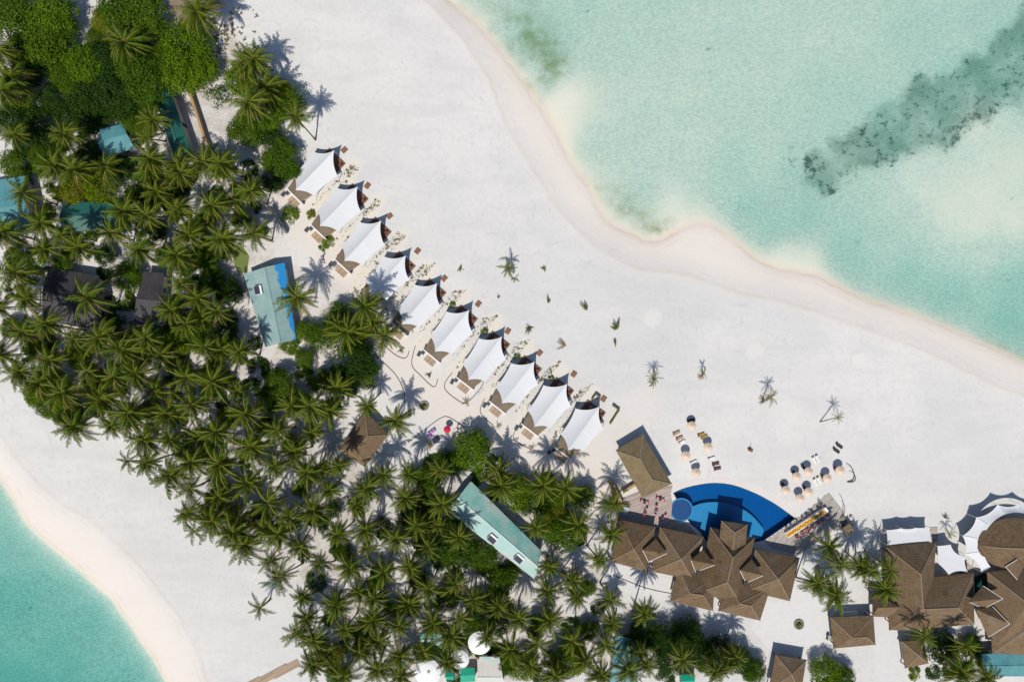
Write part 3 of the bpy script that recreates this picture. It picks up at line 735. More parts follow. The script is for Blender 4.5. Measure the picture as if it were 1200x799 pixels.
# thatched buildings
def hut(label, eaves, ridge, he=2.6, hr=5.0, m_=None, wall=True, name='thatched_hut', cat='hut', group=None):
    org = centre(eaves); t = thing(name, label, cat, org, 0, group)
    hip(t, org, eaves, ridge, he, hr, m_ or THATCH)
    if wall: walls(t, org, eaves, 0.7, he-0.1, WALL)
    return t
hut('brown thatched hip roofed hut between palms behind the white tents',
    [(428,481),(455,509.5),(427.4,547),(396.8,527)],[(431,511),(418.6,525.5)], 2.6,4.9)
hut('straw thatched pavilion with weathered roof standing alone beside the curved pool',
    [(721.7,527.5),(753.3,508.3),(787.4,566.7),(753,583.5)],[(750,537.5),(764,561.7)],2.8,5.4,THATCH2,False,'thatched_pavilion','pavilion')
hut('square thatched hut beside the palm clump and sandy court',
    [(973,723),(1023.5,721),(1026,755),(977,759.5)],[(999,747),(1016,746)],2.8,4.6)
hut('thatched hut on white sand facing the round plant ring',
    [(909,766.7),(945,773),(938,815),(901,808)],[(928,789.6)],2.8,4.8)
hut('small pyramid thatched hut squeezed beside leafy palms',
    [(1056.7,751),(1083,751),(1088,777),(1061,782.7)],[(1077,768)],2.5,4.0)
hut('thatched roof hut with big palm leaning over its corner',
    [(190,-8),(211,27),(258,1),(240,-34)],[(216,-8),(228,-16)],2.8,5.0,THATCH3)

WHITE_TRIM = simple('white_flashing', (0.72,0.71,0.69), 0.5, 0.03)
def linkroof(t, org, l, r, top, bot, hl, hlow, trims=(('l','b'),('b','r'))):
    D = {'l':P(*l,hl),'r':P(*r,hl),'t':P(*top,hlow),'b':P(*bot,hlow)}
    D = {k: v-Vector(org) for k,v in D.items()}
    ro = roof_mesh([D['l'],D['r'],D['t'],D['b']],[(0,1,2),(0,1,3)],0.22).build('link_roof', THATCH, t)
    for a,b in trims:
        MB().tube([D[a]+Vector((0,0,0.06)),D[b]+Vector((0,0,0.06))],0.065,5).build('flashing', WHITE_TRIM, ro)
    return ro
# restaurant beside the pool
RE = [(725,608.5),(937,653.5),(925.7,704),(716,657)]
org = centre(RE); rest = thing('thatched_restaurant','rambling thatched restaurant of joined pavilions along the curved pool','restaurant',org)
hip(rest, org, [(725,608.5),(768,617.5),(759,670.5),(716,657)], [(743,643.4)], 3.0,6.3, THATCH)
hip(rest, org, [(773.5,617.5),(824,628.7),(812,679),(763.4,669.3)], [(798.3,654.7)], 3.0,6.9, THATCH)
hip(rest, org, [(832.5,617.5),(884.5,630),(868,706),(817,695)], [(859,653.5),(852.5,682)], 3.2,8.6, THATCH)
hip(rest, org, [(845.5,610),(876,614.5),(873,648),(842,642)], [(861,624),(859,643)], 5.2,7.0, THATCH, posts=False)
hip(rest, org, [(795,664),(838,675),(835.5,715.5),(786,704)], [(808.5,695),(824,697)], 3.0,5.6, THATCH)
hip(rest, org, [(853,676),(903,688),(890.7,726.8),(842,715.5)], [(866,706.5),(880,709.5)], 3.0,5.6, THATCH)
hip(rest, org, [(885,643.4),(937,653.5),(925.7,704),(875,692)], [(912,678)], 3.0,7.0, THATCH)
linkroof(rest, org, (753,644.5),(781.4,648),(769,631),(760,658),5.6,4.0)
linkroof(rest, org, (809.6,656),(837.8,661.4),(824,643.5),(815,670),6.7,4.6)
linkroof(rest, org, (867,668),(894,674),(881,655),(874,682.5),6.7,4.6)
for a in ((818.6,671),(874,683)):
    p = P(*a,5.0)-Vector(org); MB().box((p.x,p.y,3.6),(0.95,0.95,3.2),0.2).build('vent', DARK, rest)
for quad in ([(728,617),(764,625),(757,662),(720,652)],[(776,626),(818,634),(808,671),(768,662)],[(838,632),(880,640),(866,698),(824,690)],[(792,684),(832,694),(832,709),(790,699)],[(850,695),(892,704),(887,720),(847,711)],[(890,652),(930,660),(921,697),(880,688)]):
    pts = [P(x,y,2.8)-Vector(org) for x,y in quad]
    MB().prism([(p.x,p.y) for p in pts], -0.05, 2.7).build('wall', WALL, rest)
# hall at the right with leaf-shaped roof
HE = [(1037,639.6),(1262,660),(1262,770),(1042.5,738)]
org = centre(HE); hall = thing('thatched_hall','large thatched hall of joined roofs with diamond gables beside the white ring canopy','hall',org)
hip(hall, org, [(1037,639.6),(1097,635),(1090,738),(1042.5,738)], [(1079,672.6),(1081.7,712.7)], 3.2,7.9, THATCH)
hip(hall, org, [(1140.5,671),(1142,731),(1086,736),(1072,678)], [(1123,712),(1083,713.5)], 3.2,7.4, THATCH)
hip(hall, org, [(1157,670),(1262,660),(1262,770),(1163,765)], [(1206,708),(1225,722)], 3.2,8.4, THATCH)
hip(hall, org, [(1023,694),(1048,699),(1043,723),(1023,722)], [(1030,712),(1054,711)], 3.0,5.6, THATCH, caps=False)
linkroof(hall, org, (1136,705),(1175,701),(1152,686),(1152,713),6.6,4.4,(('l','b'),('b','r'),('t','r')))
linkroof(hall, org, (1144,714),(1183,730.7),(1163,710),(1158,746),6.2,4.2,(('b','r'),('t','r')))
linkroof(hall, org, (1192,655),(1192,679),(1178,663.5),(1200,663),5.6,4.4,(('l','t'),('t','r')))
for quad in ([(1045,646),(1090,643),(1084,730),(1048,730)],[(1092,682),(1134,680),(1134,724),(1092,727)],[(1168,684),(1250,676),(1250,760),(1172,755)]):
    pts = [P(x,y,2.8)-Vector(org) for x,y in quad]
    MB().prism([(p.x,p.y) for p in pts], -0.05, 2.9).build('wall', WALL, hall)
def leaf_roof():
    org = tuple(P(1188,636,0)); t = thing('round_thatched_roof','round thatched pavilion roof with a straight ridge inside the white ring canopy','pavilion',org)
    c = Vector((0,0,0)); r = 43*PX*0.97; V = []; n = 24; he = 3.7; hp = 6.6
    for side in (1,-1):
        for i in range(n+1):
            a = math.pi*i/n; x = -r*math.cos(a); y = side*r*math.sin(a)*(0.74 if side > 0 else 0.66)
            x0 = x*0.985; rid = he+(hp-he)*math.sqrt(max(0,1-(x0/r)**2))
            V.append((x,y,he if 0<i<n else he)); V.append((x0,0,rid))
    F = []
    for s in (0,1):
        b = s*(n+1)*2
        for i in range(n):
            if i == 0: F.append((b+1,b+2,b+3))
            elif i == n-1: F.append((b+2*i,b+2*i+1,b+2*i+3))
            else: F.append((b+2*i,b+2*i+2,b+2*i+3,b+2*i+1))
    k = he*0 # shift so that the eave lands where the photograph has it
    off = P(1188,638,he)-Vector(org); off.z = 0
    mb = roof_mesh([Vector(v)+off for v in V], F, 0.3); ro = mb.build('roof', THATCH, t)
    MB().tube([off+Vector((x*r*0.97,0,he+(hp-he)*math.sqrt(max(0,1-(x*0.985)**2))+0.03)) for x in np.linspace(-1,1,21)],0.13,6).build('ridge_cap',RIDGECAP,ro)
    for k in range(12):
        a = k*math.pi/6; MB().tube([(off.x+r*0.8*math.cos(a),off.y+r*0.6*math.sin(a),-0.05),(off.x+r*0.8*math.cos(a),off.y+r*0.6*math.sin(a),he+0.2)],0.13,7).build('post',WOOD_DK,t)
    NOGO.append([(1140,600),(1240,600),(1240,670),(1140,670)])
leaf_roof()

# ------------------------------------------------------------------ fabric canopies
def grid_patch(fn, nu, nv):
    V = [fn(i/nu, j/nv) for j in range(nv+1) for i in range(nu+1)]
    F = [(j*(nu+1)+i, j*(nu+1)+i+1, (j+1)*(nu+1)+i+1, (j+1)*(nu+1)+i) for j in range(nv) for i in range(nu)]
    F2 = []
    for f in F:
        a = (V[f[1]]-V[f[0]]).cross(V[f[2]]-V[f[0]]); F2.append(f if a.z > 0 else f[::-1])
    return V, F2
def cloth(name, V, F, parent, material=None, th=0.03):
    full = roof_mesh(V, F, th); n2 = 2*len(F); mb = MB(); mb.add(full.v, full.f[:n2])
    for f in full.f[n2:]: mb.add([full.v[k] for k in f], [tuple(range(len(f)))])
    o = mb.build(name, material or CANVAS, parent, smooth=True)
    return o
def curve3(a, b, bow, sag):
    """concave edge from a to b: bow is a vector for the middle, sag drops it"""
    def f(t):
        k = 4*t*(1-t); return a.lerp(b,t)+bow*k+Vector((0,0,-sag*k))
    return f
# ring canopy
def ring_canopy():
    org = tuple(P(1188,636,0)); t = thing('ring_canopy','scalloped white ring canopy stretched around the round thatched roof','canopy',org)
    cusps = [(1150,669.6),(1130.5,649),(1128,627.6),(1144,606),(1169,591),(1195.5,590),(1221,598),(1240,616),(1246,640)]
    c = P(1188,638,3.2)-Vector(org); out = [P(x,y,3.3)-Vector(org) for x,y in cusps]
    inn = []
    for o in out:
        d = (o-c); d.z = 0; d.normalize(); inn.append(c+d*38*PX+Vector((0,0,0.75)))
    for i in range(len(out)-1):
        a, b, p, q = out[i], out[i+1], inn[i], inn[i+1]; m = ((a+b)/2-c); m.z = 0
        e = curve3(a,b,-m.normalized()*(a-b).length*0.13,0.1); g = curve3(p,q,m.normalized()*0.25,0)
        def fn(u,v): return g(u).lerp(e(u),v)-Vector((0,0,0.15*4*v*(1-v)))
        V,F = grid_patch(fn,10,6); cloth('canopy_panel',V,F,t)
    for i in range(len(out)):
        MB().tube([out[i]-Vector((0,0,out[i].z+0.05)), out[i]+Vector((0,0,0.05))],0.06,6).build('pole',WHITE,t)
        MB().tube([inn[i]+Vector((0,0,0.02)),out[i]+Vector((0,0,0.03))],0.035,5).build('seam',SEAM,t)
ring_canopy()
def awning(label, pts, hs, bows, group=None):
    c = sum((P(x,y) for x,y in pts),Vector())/len(pts); org = (c.x,c.y,0)
    t = thing('white_awning',label,'awning',org)
    C = [P(x,y,h)-Vector(org) for (x,y),h in zip(pts,hs)]; m = sum(C,Vector())/len(C); m.z -= 0.12
    rim = []
    for i in range(len(C)):
        a,b = C[i],C[(i+1)%len(C)]; dirn = (m-(a+b)/2); dirn.z = 0
        f = curve3(a,b,dirn.normalized()*bows[i],0.05); rim += [f(k/8) for k in range(8)]
    n = len(rim); V = [m]; F = []
    for k in range(1,5):
        V += [m.lerp(r_,k/4) for r_ in rim]
    for k in range(n): F.append((0,1+k,1+(k+1)%n))
    for r_ in range(3):
        for k in range(n): F.append((1+r_*n+k,1+(r_+1)*n+k,1+(r_+1)*n+(k+1)%n,1+r_*n+(k+1)%n))
    cloth('canopy',V,F,t)
    for q in C: MB().tube([(q.x,q.y,-0.05),(q.x,q.y,q.z+0.05)],0.055,6).build('pole',WHITE,t)
    return t
awning('rectangular white awning on poles along the thatched hall eave',[(1039,621),(1056,618.8),(1073,618.3),(1090,618),(1091.5,633.6),(1040,638.5)],[2.9,3.1,3.1,2.9,3.4,3.4],[0.25,0.25,0.25,0.1,0.1,0.1])
awning('white awning with concave side joining the hall and ring canopy',[(1098.6,639.5),(1114,638),(1131,652),(1133.7,669.6),(1112,673),(1099.6,660)],[3.2,3.2,3.2,3.4,3.4,3.4],[0.05,0.7,0.3,0.5,0.1,0.05])

# ------------------------------------------------------------------ furniture
def lounger_proto(name, cm, frame, label, cat, group):
    t = thing(name, label, cat, group=group)
    MB().box((0.35,0,0.30),(1.3,0.66,0.06)).build('frame', frame, t)
    MB().box((-0.52,0,0.45),(0.66,0.64,0.05),0,R(32)).build('backrest', frame, t)
    mt = MB().box((0.35,0,0.37),(1.26,0.58,0.08)); mt.box((-0.5,0,0.52),(0.62,0.58,0.07),0,R(32))
    mt.build('mattress', cm, t)
    for x in (-0.2,0.92):
        for y in (-0.28,0.28): MB().box((x,y,0.13),(0.06,0.06,0.28)).build('leg', frame, t)
    t.location = (0,0,-500)
    return t
def place(proto, px, py, deg, label=None, z=0.0, group=None):
    o = copy_tree(proto); p = P(px,py,z+0.3); o.location = (p.x,p.y,z); o.rotation_euler[2] = R(deg)
    if label: o['label'] = label
    if group: o['group'] = group
    return o
def kill(o):
    for c in list(o.children): kill(c)
    bpy.data.objects.remove(o)

# tents ---------------------------------------------------------------------
ORD = ['nearest the thatched pavilion, brushwood hedge round its deck','second from the thatched pavilion','third from the thatched pavilion','fourth from the thatched pavilion','fifth from the thatched pavilion','sixth from the thatched pavilion','seventh from the thatched pavilion','eighth from the thatched pavilion','ninth from the thatched pavilion','last from the thatched pavilion, touching the broadleaf trees'][::-1]
TL = lounger_proto('deck_lounger', CUSH_B, WOOD_RED, 'brown wooden lounger on the shaded front deck of a white tent', 'lounger', 'loungers on tent decks')
TABLE = thing('side_table','small square wooden side table on the front deck of a white tent','table',(0,0,-500),0,'side tables on tent decks')
MB().box((0,0,0.42),(0.6,0.6,0.05)).build('table_top', WOOD_TAN, TABLE)
for x in (-.24,.24):
    for y in (-.24,.24): MB().box((x,y,0.2),(0.05,0.05,0.41)).build('leg', WOOD_DK, TABLE)
AC = thing('air_conditioner','grey air conditioner unit on the paved yard behind a white tent','air conditioner',(0,0,-500),0,'air conditioners behind the tents')
MB().box((0,0,0.36),(0.85,0.75,0.7)).build('casing', simple('ac_grey',(0.10,0.115,0.13),0.6), AC)
MB().lathe([(0.28,0.71),(0.28,0.74),(0.05,0.745)],12).build('fan_grille', DARK, AC)
TENTAX = []
for i,(Fp,Rp) in enumerate(TF):
    sagk = random.uniform(0.08,0.26); HRG = 3.9; Fw, Rw = P(*Fp,HRG), P(*Rp,HRG)
    c = (Fw+Rw)/2; u = (Fw-Rw); L = u.length; ang = math.atan2(u.y,u.x)
    org = (c.x,c.y,0.0); TENTAX.append((c,ang,L))
    t = thing('tent_villa','white tent villa with brown deck, '+ORD[i],'tent',org,ang,'white tent villas in a row')
    H = L/2
    Fv, Rv = Vector((H,0,HRG)), Vector((-H,0,HRG))
    rid = lambda s: Rv.lerp(Fv,s)-Vector((0,0,0.22*4*s*(1-s)))
    for sg in (1,-1):
        fc, rc = Vector((H-3.6,sg*4.0,2.3)), Vector((-H+1.85,sg*3.4,2.3))
        eave = curve3(rc,fc,Vector((0,-sg*random.uniform(.22,.36),0)),0.05)
        rear = curve3(Rv,rc,Vector((0.45,-sg*0.06,0)),-0.05); front = curve3(Fv,fc,Vector((-0.42,-sg*0.36,0)),-0.05)
        def coons(s,v):
            a = rid(s).lerp(eave(s),v); b = rear(v).lerp(front(v),s)
            cc = Rv.lerp(Fv,s).lerp(rc.lerp(fc,s),v)
            q = a+b-cc; q.z -= sagk*math.sin(math.pi*v); return q
        for (s0,s1) in ((0,0.485),(0.485,1)):
            V,Fc = grid_patch(lambda a,b: coons(s0+(s1-s0)*a,b),8,6); cloth('canopy_panel',V,Fc,t)
        MB().tube([coons(0.485,k/8)+Vector((0,0,0.0)) for k in range(9)],0.028,4).build('seam',SEAM,t)
        for q in (fc,rc): MB().tube([(q.x,q.y,-0.05),(q.x,q.y,q.z+0.05)],0.06,6).build('pole',WHITE,t)
    MB().tube([rid(k/8)+Vector((0,0,0.02)) for k in range(9)],0.045,5).build('ridge_seam',SEAM,t)
    for q in (Fv,Rv): MB().tube([(q.x*0.985,0,-0.05),(q.x*0.985,0,q.z)],0.07,6).build('pole',WHITE,t)
    MB().box((-1.0,0,1.1),(6.0,5.0,2.2)).build('tent_room', WALL, t)
    # deck of separate boards joined into one part
    mb = MB(); nb = 26
    for k in range(nb):
        y = -2.62+5.24*(k+0.5)/nb; x1 = H-0.35+0.0*abs(y); mb.box(((x1-4.2)/2,y,0.16),(x1+4.2,5.24/nb-0.02,0.3))
    mb.build('deck', WOOD_RED, t)
    # rear bathroom roof, white wall and yard
    rr = [Vector((-4.0,2.9,2.0)),Vector((-4.0,-2.75,2.0)),Vector((-7.35,-2.0,2.0)),Vector((-7.35,2.35,2.0)),Vector((-4.0,0,2.75)),Vector((-7.35,0.1,2.75))]
    roof_mesh(rr,[(0,4,5,3),(4,1,2,5)],0.15).build('rear_roof', THATCH3, t)
    MB().prism([(-4.2,2.5),(-4.2,-2.4),(-7.0,-1.8),(-7.0,2.1)],-0.05,1.95).build('rear_wall', WALL, t)
    MB().box((-7.62,0.15,1.0),(0.25,5.0,2.1)).build('yard_wall', WHITE, t)
    mb = MB()
    for k in range(10): mb.box((-8.85,-1.5+0.28*k+0.1,0.06),(1.5,0.26,0.10))
    mb.build('yard_deck', WOOD_TAN, t)
    fwd = H+2.2+random.uniform(-.5,.6); MB().box((fwd,random.uniform(-.7,.3),0.12),(1.35,1.15,0.2),random.uniform(-.2,.2)).build('step_platform', WOOD_RED, t)
    M = Matrix.Translation(org)@Matrix.Rotation(ang,4,'Z')
    def put(proto, x, y, rz, z):
        o = copy_tree(proto); q = M@Vector((x,y,0)); o.location = (q.x,q.y,z); o.rotation_euler[2] = ang+rz; return o
    put(TL, H-1.7, -1.95, R(random.uniform(150,200)), 0.31); put(TL, H-2.1, 1.75, R(random.uniform(160,210)), 0.31)
    put(TABLE, H-1.15, 1.05, 0.3, 0.31)
    if i not in (3,): 
        put(AC, -8.35, 2.25, 0, 0.0); put(AC, -9.35, 2.75, 0.1, 0.0)
    NOGO.append([(((M@Vector((x,y,0))).x)/PX+600, 399.5-((M@Vector((x,y,0))).y)/PX) for x,y in ((7.5,3.6),(7.5,-3.6),(-10,-3.6),(-10,3.6))])
# brushwood hedge round the last deck
c,ang,L = TENTAX[9]; M = Matrix.Translation((c.x,c.y,0))@Matrix.Rotation(ang,4,'Z')
hd = thing('brush_hedge','low brushwood hedge enclosing the corner deck of the last tent','hedge',(0,0,0))
for (x0,y0,x1,y1) in ((4.4,-4.9,8.2,-4.7),(8.2,-4.7,8.2,-2.9),(6.6,1.9,8.0,1.9),(8.0,1.9,8.0,0.6)):
    a,b = M@Vector((x0,y0,0)), M@Vector((x1,y1,0)); mb = MB(); d = b-a
    for k in range(14):
        q = a+d*(k+random.random()*0.6)/14; mb.box((q.x,q.y,0.4),(0.28,0.3,0.75+random.random()*0.3),random.random()*3)
    mb.build('hedge_run', simple('brush',(0.14,0.13,0.05),0.95,0.4,3.0), hd)
for o in (TL,TABLE,AC): kill(o)

# planted strips between the tents: cream sand with countless small tufts
def beds():
    V = []; 
    strip = []
    gr = random.Random(5)
    mb = MB()
    polys = []
    for i in range(len(TENTAX)):
        c,ang,L = TENTAX[i]; M = Matrix.Translation((c.x,c.y,0))@Matrix.Rotation(ang,4,'Z')
        if i < len(TENTAX)-1:
            c2,a2,L2 = TENTAX[i+1]; M2 = Matrix.Translation((c2.x,c2.y,0))@Matrix.Rotation(a2,4,'Z')
            A = [M@Vector((x,-3.7,0)) for x in (-9,-4,0,3.5,7.2)]; B = [M2@Vector((x,3.7+0.2,0)) for x in (-7.5,-3,2,6.5,9.6)]
            polys.append((A,B))
    for A,B in polys:
        n = len(A)
        for k in range(210):
            t = gr.random()**0.55; s = gr.uniform(-0.05,1.05)
            if t < 0.62 and 0.28 < s < 0.75: continue
            q = t*(n-1); j = min(n-2,int(q)); a = A[j].lerp(A[j+1],q-j); b = B[j].lerp(B[j+1],q-j); p = a.lerp(b,s)
            r_ = gr.uniform(0.035,0.09)*(3.2 if gr.random()<0.09 else 1); hh = gr.uniform(0.05,0.16)
            for l in range(5):
                an = gr.random()*6.28; dx,dy = math.cos(an),math.sin(an); wv = Vector((-dy,dx,0))*r_*0.45
                p1 = p+Vector((dx*r_,dy*r_,hh)); p2 = p+Vector((dx*r_*1.9,dy*r_*1.9,hh*0.8))
                mb.add([p-wv,p+wv,p1+wv,p1-wv,p2],[(0,1,2,3),(3,2,4)])
    o = stuff(mb.build('bed_plants', LEAF_BED)); tag(o,'countless small green tufts dotting the cream strips between white tents','ground cover')
beds()
# scattered beach tufts at the top
mb = MB(); gr = random.Random(9)
for k in range(70):
    p = P(gr.gauss(265,14),gr.gauss(38,20)); r_ = gr.uniform(0.1,0.35)
    for l in range(7):
        an = gr.random()*6.28; dx,dy = math.cos(an),math.sin(an); wv = Vector((-dy,dx,0))*r_*0.3; hh = gr.uniform(.1,.4)
        mb.add([p-wv,p+wv,p+Vector((dx*r_,dy*r_,hh))+wv,p+Vector((dx*r_,dy*r_,hh))-wv,p+Vector((dx*r_*2,dy*r_*2,hh*.7))],[(0,1,2,3),(3,2,4)])
tag(stuff(mb.build('beach_tufts', LEAF_BED)),'small dry tufts dotting the sand beside the broadleaf clump','ground cover')

# edging around plots
def edging(pts, label):
    L = smooth_line([P(x,y,0.04) for x,y in pts],5); o = MB().tube(L,0.085,5).build('path_edging', EDGE); return tag(o,label,'edging','timber edgings')
for pts,l in ([(448,402.5),(461,414),(470,419),(476.5,418.5),(479.5,411)],'dark timber edging round the yard of the sixth tent'),\
           ([(486.7,405),(482.5,426.7),(493,440),(508.3,453.3),(513,444)],'dark timber edging round the yard of the fifth tent'),\
           ([(530,436.7),(521.7,448),(523,458),(540,471),(548,471),(563,455),(566.7,446.7)],'dark timber edging looping past the orange leaved shrub'),\
           ([(568,466.7),(563,478),(565,486.7),(578,498)],'dark timber edging behind the third tent'),\
           ([(604,503),(601.7,513),(610,520),(623,527)],'dark timber edging behind the second tent'),\
           ([(432.5,409),(453,428),(465,441),(473,458),(474,471.7)],'dark timber edging beside the dark broadleaf tree'),\
           ([(479,517),(500,501.4),(516,490),(526,488.7),(545.6,501.4)],'dark timber edging round the colourful seating corner'),\
           ([(722,675),(756.6,688.5),(786,695)],'dark timber edging along the sandy side of the restaurant'),\
           ([(381,294),(379,301),(381,309)],'dark timber edging behind the eighth tent'):
    edging(pts,l)
# garden walls
def low_wall(pts, h, wdt, material, label, name='garden_wall'):
    Ps = [P(x,y,h) for x,y in pts]; mb = MB()
    for a,b in zip(Ps[:-1],Ps[1:]):
        d = b-a; m = (a+b)/2; mb.box((m.x,m.y,h/2-0.05),(d.length+wdt*0.5,wdt,h+0.1),math.atan2(d.y,d.x))
    return tag(mb.build(name,material),label,'wall')
low_wall([(221,106),(246,182)],1.7,0.55,TANWALL,'brown timber garden wall beside the long dark green roof')
low_wall([(317,242),(334,272)],1.6,0.5,WALLG,'grey garden wall behind the last tent')
low_wall([(716.5,566),(727,590)],1.5,1.2,TANWALL,'tan timber screen at the corner of the pool deck')
low_wall([(731,576),(744,568)],1.3,0.6,TANWALL,'tan timber bench wall beside the straw thatched pavilion')

# ------------------------------------------------------------------ pool
def pool():
    org = tuple(P(850,600,0)); t = thing('swimming_pool','fan shaped blue swimming pool with round plunge tub beside the restaurant','pool',org)
    poly = [P(x,y,0)-Vector(org) for x,y in POOLPX]
    line = smooth_line([Vector((p.x,p.y,0)) for p in poly[:10]],4)+[Vector((p.x,p.y,0)) for p in poly[10:]]
    m, nt, b = mat('pool_tile'); v = coord(nt)
    br = N(nt,'ShaderNodeTexBrick', Scale=1.6); br.offset = 0.0
    br.inputs['Color1'].default_value = (0.012,0.20,0.42,1); br.inputs['Color2'].default_value = (0.014,0.215,0.44,1); br.inputs['Mortar'].default_value = (0.04,0.29,0.48,1)
    br.inputs['Mortar Size'].default_value = 0.02; nt.links.new(v, br.inputs['Vector']); nt.links.new(br.outputs['Color'], b.inputs['Base Color'])
    m2 = simple('pool_tile_deep',(0.006,0.14,0.40),0.4,0.08)
    n = len(line)
    # shell: wall ring plus floor at two depths
    sh = MB(); 
    inner = [(p.x,p.y) for p in line]
    a = sum(inner[i][0]*inner[(i+1)%n][1]-inner[(i+1)%n][0]*inner[i][1] for i in range(n))
    if a < 0: inner = inner[::-1]
    sh.add([(x,y,0.02) for x,y in inner]+[(x,y,-1.7) for x,y in inner],[(i,n+i,n+(i+1)%n,(i+1)%n) for i in range(n)])
    sh.add([(x,y,-1.7) for x,y in inner],[tuple(range(n))])
    sh.build('shell', m2, t)
    # shallow shelf on the restaurant side
    shelf = [P(x,y,-0.6)-Vector(org) for x,y in [(806,597),(815,592),(830,588.5),(850,589),(866,594),(879,602),(889,612),(895,621),(892,630),(862,639.4),(829,633.4),(821,621.5),(809,611)]]
    MB().prism([(p.x,p.y) for p in smooth_line([Vector((p.x,p.y,0)) for p in shelf[:9]],3)+[Vector((p.x,p.y,0)) for p in shelf[9:]]],-1.69,-0.75).build('shallow_shelf', m, t)
    # plunge tub
    j = P(JAC[0],JAC[1],0)-Vector(org); r = JAC[2]*PX
    MB().lathe([(r-0.22,0.08),(r-0.22,-0.5),(r-0.75,-0.52),(r-0.8,-1.0),(0.3,-1.05),(0.01,-1.05)],32,(j.x,j.y,0)).build('plunge_tub', simple('tub_tile',(0.002,0.05,0.17),0.4,0.1), t)
    mb = MB(); k = 32
    ring = lambda rr,z: [(j.x+rr*math.cos(2*math.pi*i/k), j.y+rr*math.sin(2*math.pi*i/k), z) for i in range(k)]
    mb.add(ring(r-0.2,0.1)+ring(r+0.12,0.1)+ring(r+0.12,-1.6)+ring(r-0.2,-1.6),[(i,(i+1)%k,k+(i+1)%k,k+i) for i in range(k)]+[(k+i,k+(i+1)%k,2*k+(i+1)%k,2*k+i) for i in range(k)]+[((i+1)%k,i,3*k+i,3*k+(i+1)%k) for i in range(k)])
    for f in range(len(mb.f)): pass
    mb.build('tub_rim', simple('tub_rim',(0.02,0.2,0.4),0.4), t)
    # coping around
    cop = MB(); c = sum((Vector((x,y,0)) for x,y in inner),Vector())/n
    def ofs(d):
        out = []
        for i in range(n):
            p0, p1, p2 = Vector(inner[i-1]), Vector(inner[i]), Vector(inner[(i+1)%n]); e = (p2-p0).normalized(); out.append((p1.x+e.y*d, p1.y-e.x*d))
        return out
    o1, o2 = ofs(-0.02), ofs(1.45)
    cop.add([(x,y,0.035) for x,y in o1]+[(x,y,0.012) for x,y in o2]+[(x,y,-0.3) for x,y in o2]+[(x,y,-0.3) for x,y in o1],
            [(i,n+i,n+(i+1)%n,(i+1)%n) for i in range(n)]+[(n+i,2*n+i,2*n+(i+1)%n,n+(i+1)%n) for i in range(n)]+[((i+1)%n,3*n+(i+1)%n,3*n+i,i) for i in range(n)])
    cop.build('coping', simple('coping_sand',(0.60,0.565,0.53),0.9,0.08), t)
    ring2 = MB(); ring2.add(ring(r+0.13,0.045)+ring(r+1.4,0.015)+ring(r+1.4,-0.3)+ring(r+0.13,-0.3),[(i,k+i,k+(i+1)%k,(i+1)%k) for i in range(k)]+[(k+i,2*k+i,2*k+(i+1)%k,k+(i+1)%k) for i in range(k)])
    # only the outer (deck) side of the tub gets coping
    keep = []
    for f in ring2.f:
        cx = sum(ring2.v[i][0] for i in f)/4; cy = sum(ring2.v[i][1] for i in f)/4
        if not inpoly(cx,cy,inner) and not inpoly(cx+0.4,cy-0.1,inner): keep.append(f)
    ring2.f = keep; ring2.build('tub_coping', COPING, t)
    # dark waterline tiles
    i1 = ofs(-0.14); dk = MB(); dk.add([(x,y,0.056) for x,y in i1]+[(x,y,0.056) for x,y in ofs(0.05)]+[(x,y,-0.12) for x,y in i1],[(i,n+i,n+(i+1)%n,(i+1)%n) for i in range(n)]+[(2*n+i,i,(i+1)%n,2*n+(i+1)%n) for i in range(n)])
    dk.build('waterline_tiles', simple('navy_tile',(0.012,0.05,0.09),0.4), t)
    wt = MB(); wt.prism(inner,-1.69,-0.08); wt.build('water', POOLW, t)
    wj = MB(); wj.prism([(j.x+(r-0.23)*math.cos(2*math.pi*i/k), j.y+(r-0.23)*math.sin(2*math.pi*i/k)) for i in range(k)],-1.04,0.0); wj.build('tub_water', POOLW, t)
    NOGO.append(POOLPX)
pool()
# timber decks
def deck(label, quad, ang, bw, z, material, name='timber_deck'):
    pts = [P(x,y,z) for x,y in quad]; c = sum(pts,Vector())/len(pts); org = Vector((c.x,c.y,0))
    mi = Matrix.Rotation(-ang,3,'Z'); loc = [mi@(p-org) for p in pts]
    x0,x1 = min(p.x for p in loc),max(p.x for p in loc); y0,y1 = min(p.y for p in loc),max(p.y for p in loc)
    t = thing(name,label,'deck',(org.x,org.y,0),ang); mb = MB(); y = y0
    while y < y1:
        ym = y+bw/2; xs = []
        for i in range(len(loc)):
            a,b = loc[i],loc[(i+1)%len(loc)]
            if (a.y > ym) != (b.y > ym): xs.append(a.x+(b.x-a.x)*(ym-a.y)/(b.y-a.y))
        xs.sort()
        for k in range(0,len(xs)-1,2):
            xa, xb = xs[k], xs[k+1]
            while xa < xb-0.05:
                xe = min(xb, xa+random.uniform(2.2,4.5)); mb.box(((xa+xe)/2,ym,z-0.06+random.uniform(-.004,.004)),(xe-xa-0.015,bw-0.02,0.12)); xa = xe
        y += bw
    mb.build('deck_boards', material, t)
    MB().prism([(p.x*0.985,p.y*0.985) for p in loc],-0.1,z-0.13).build('joists', WOOD_DK, t)
    return t
deck('weathered timber pool deck between straw pavilion and plunge tub',[(722,588),(757,571),(788,569.5),(786,578),(788,590),(786.5,604),(795,612.5),(806,613.5),(820,630),(768,622),(723,612)],R(22),0.32,0.12,WOOD_PINK)
deck('grey timber deck under the yellow topped bar table',[(896,634.5),(933,609),(971.5,577),(990,601),(984,616),(950,640),(938,650),(905,642)],R(52),0.34,0.12,WOOD_GREY)
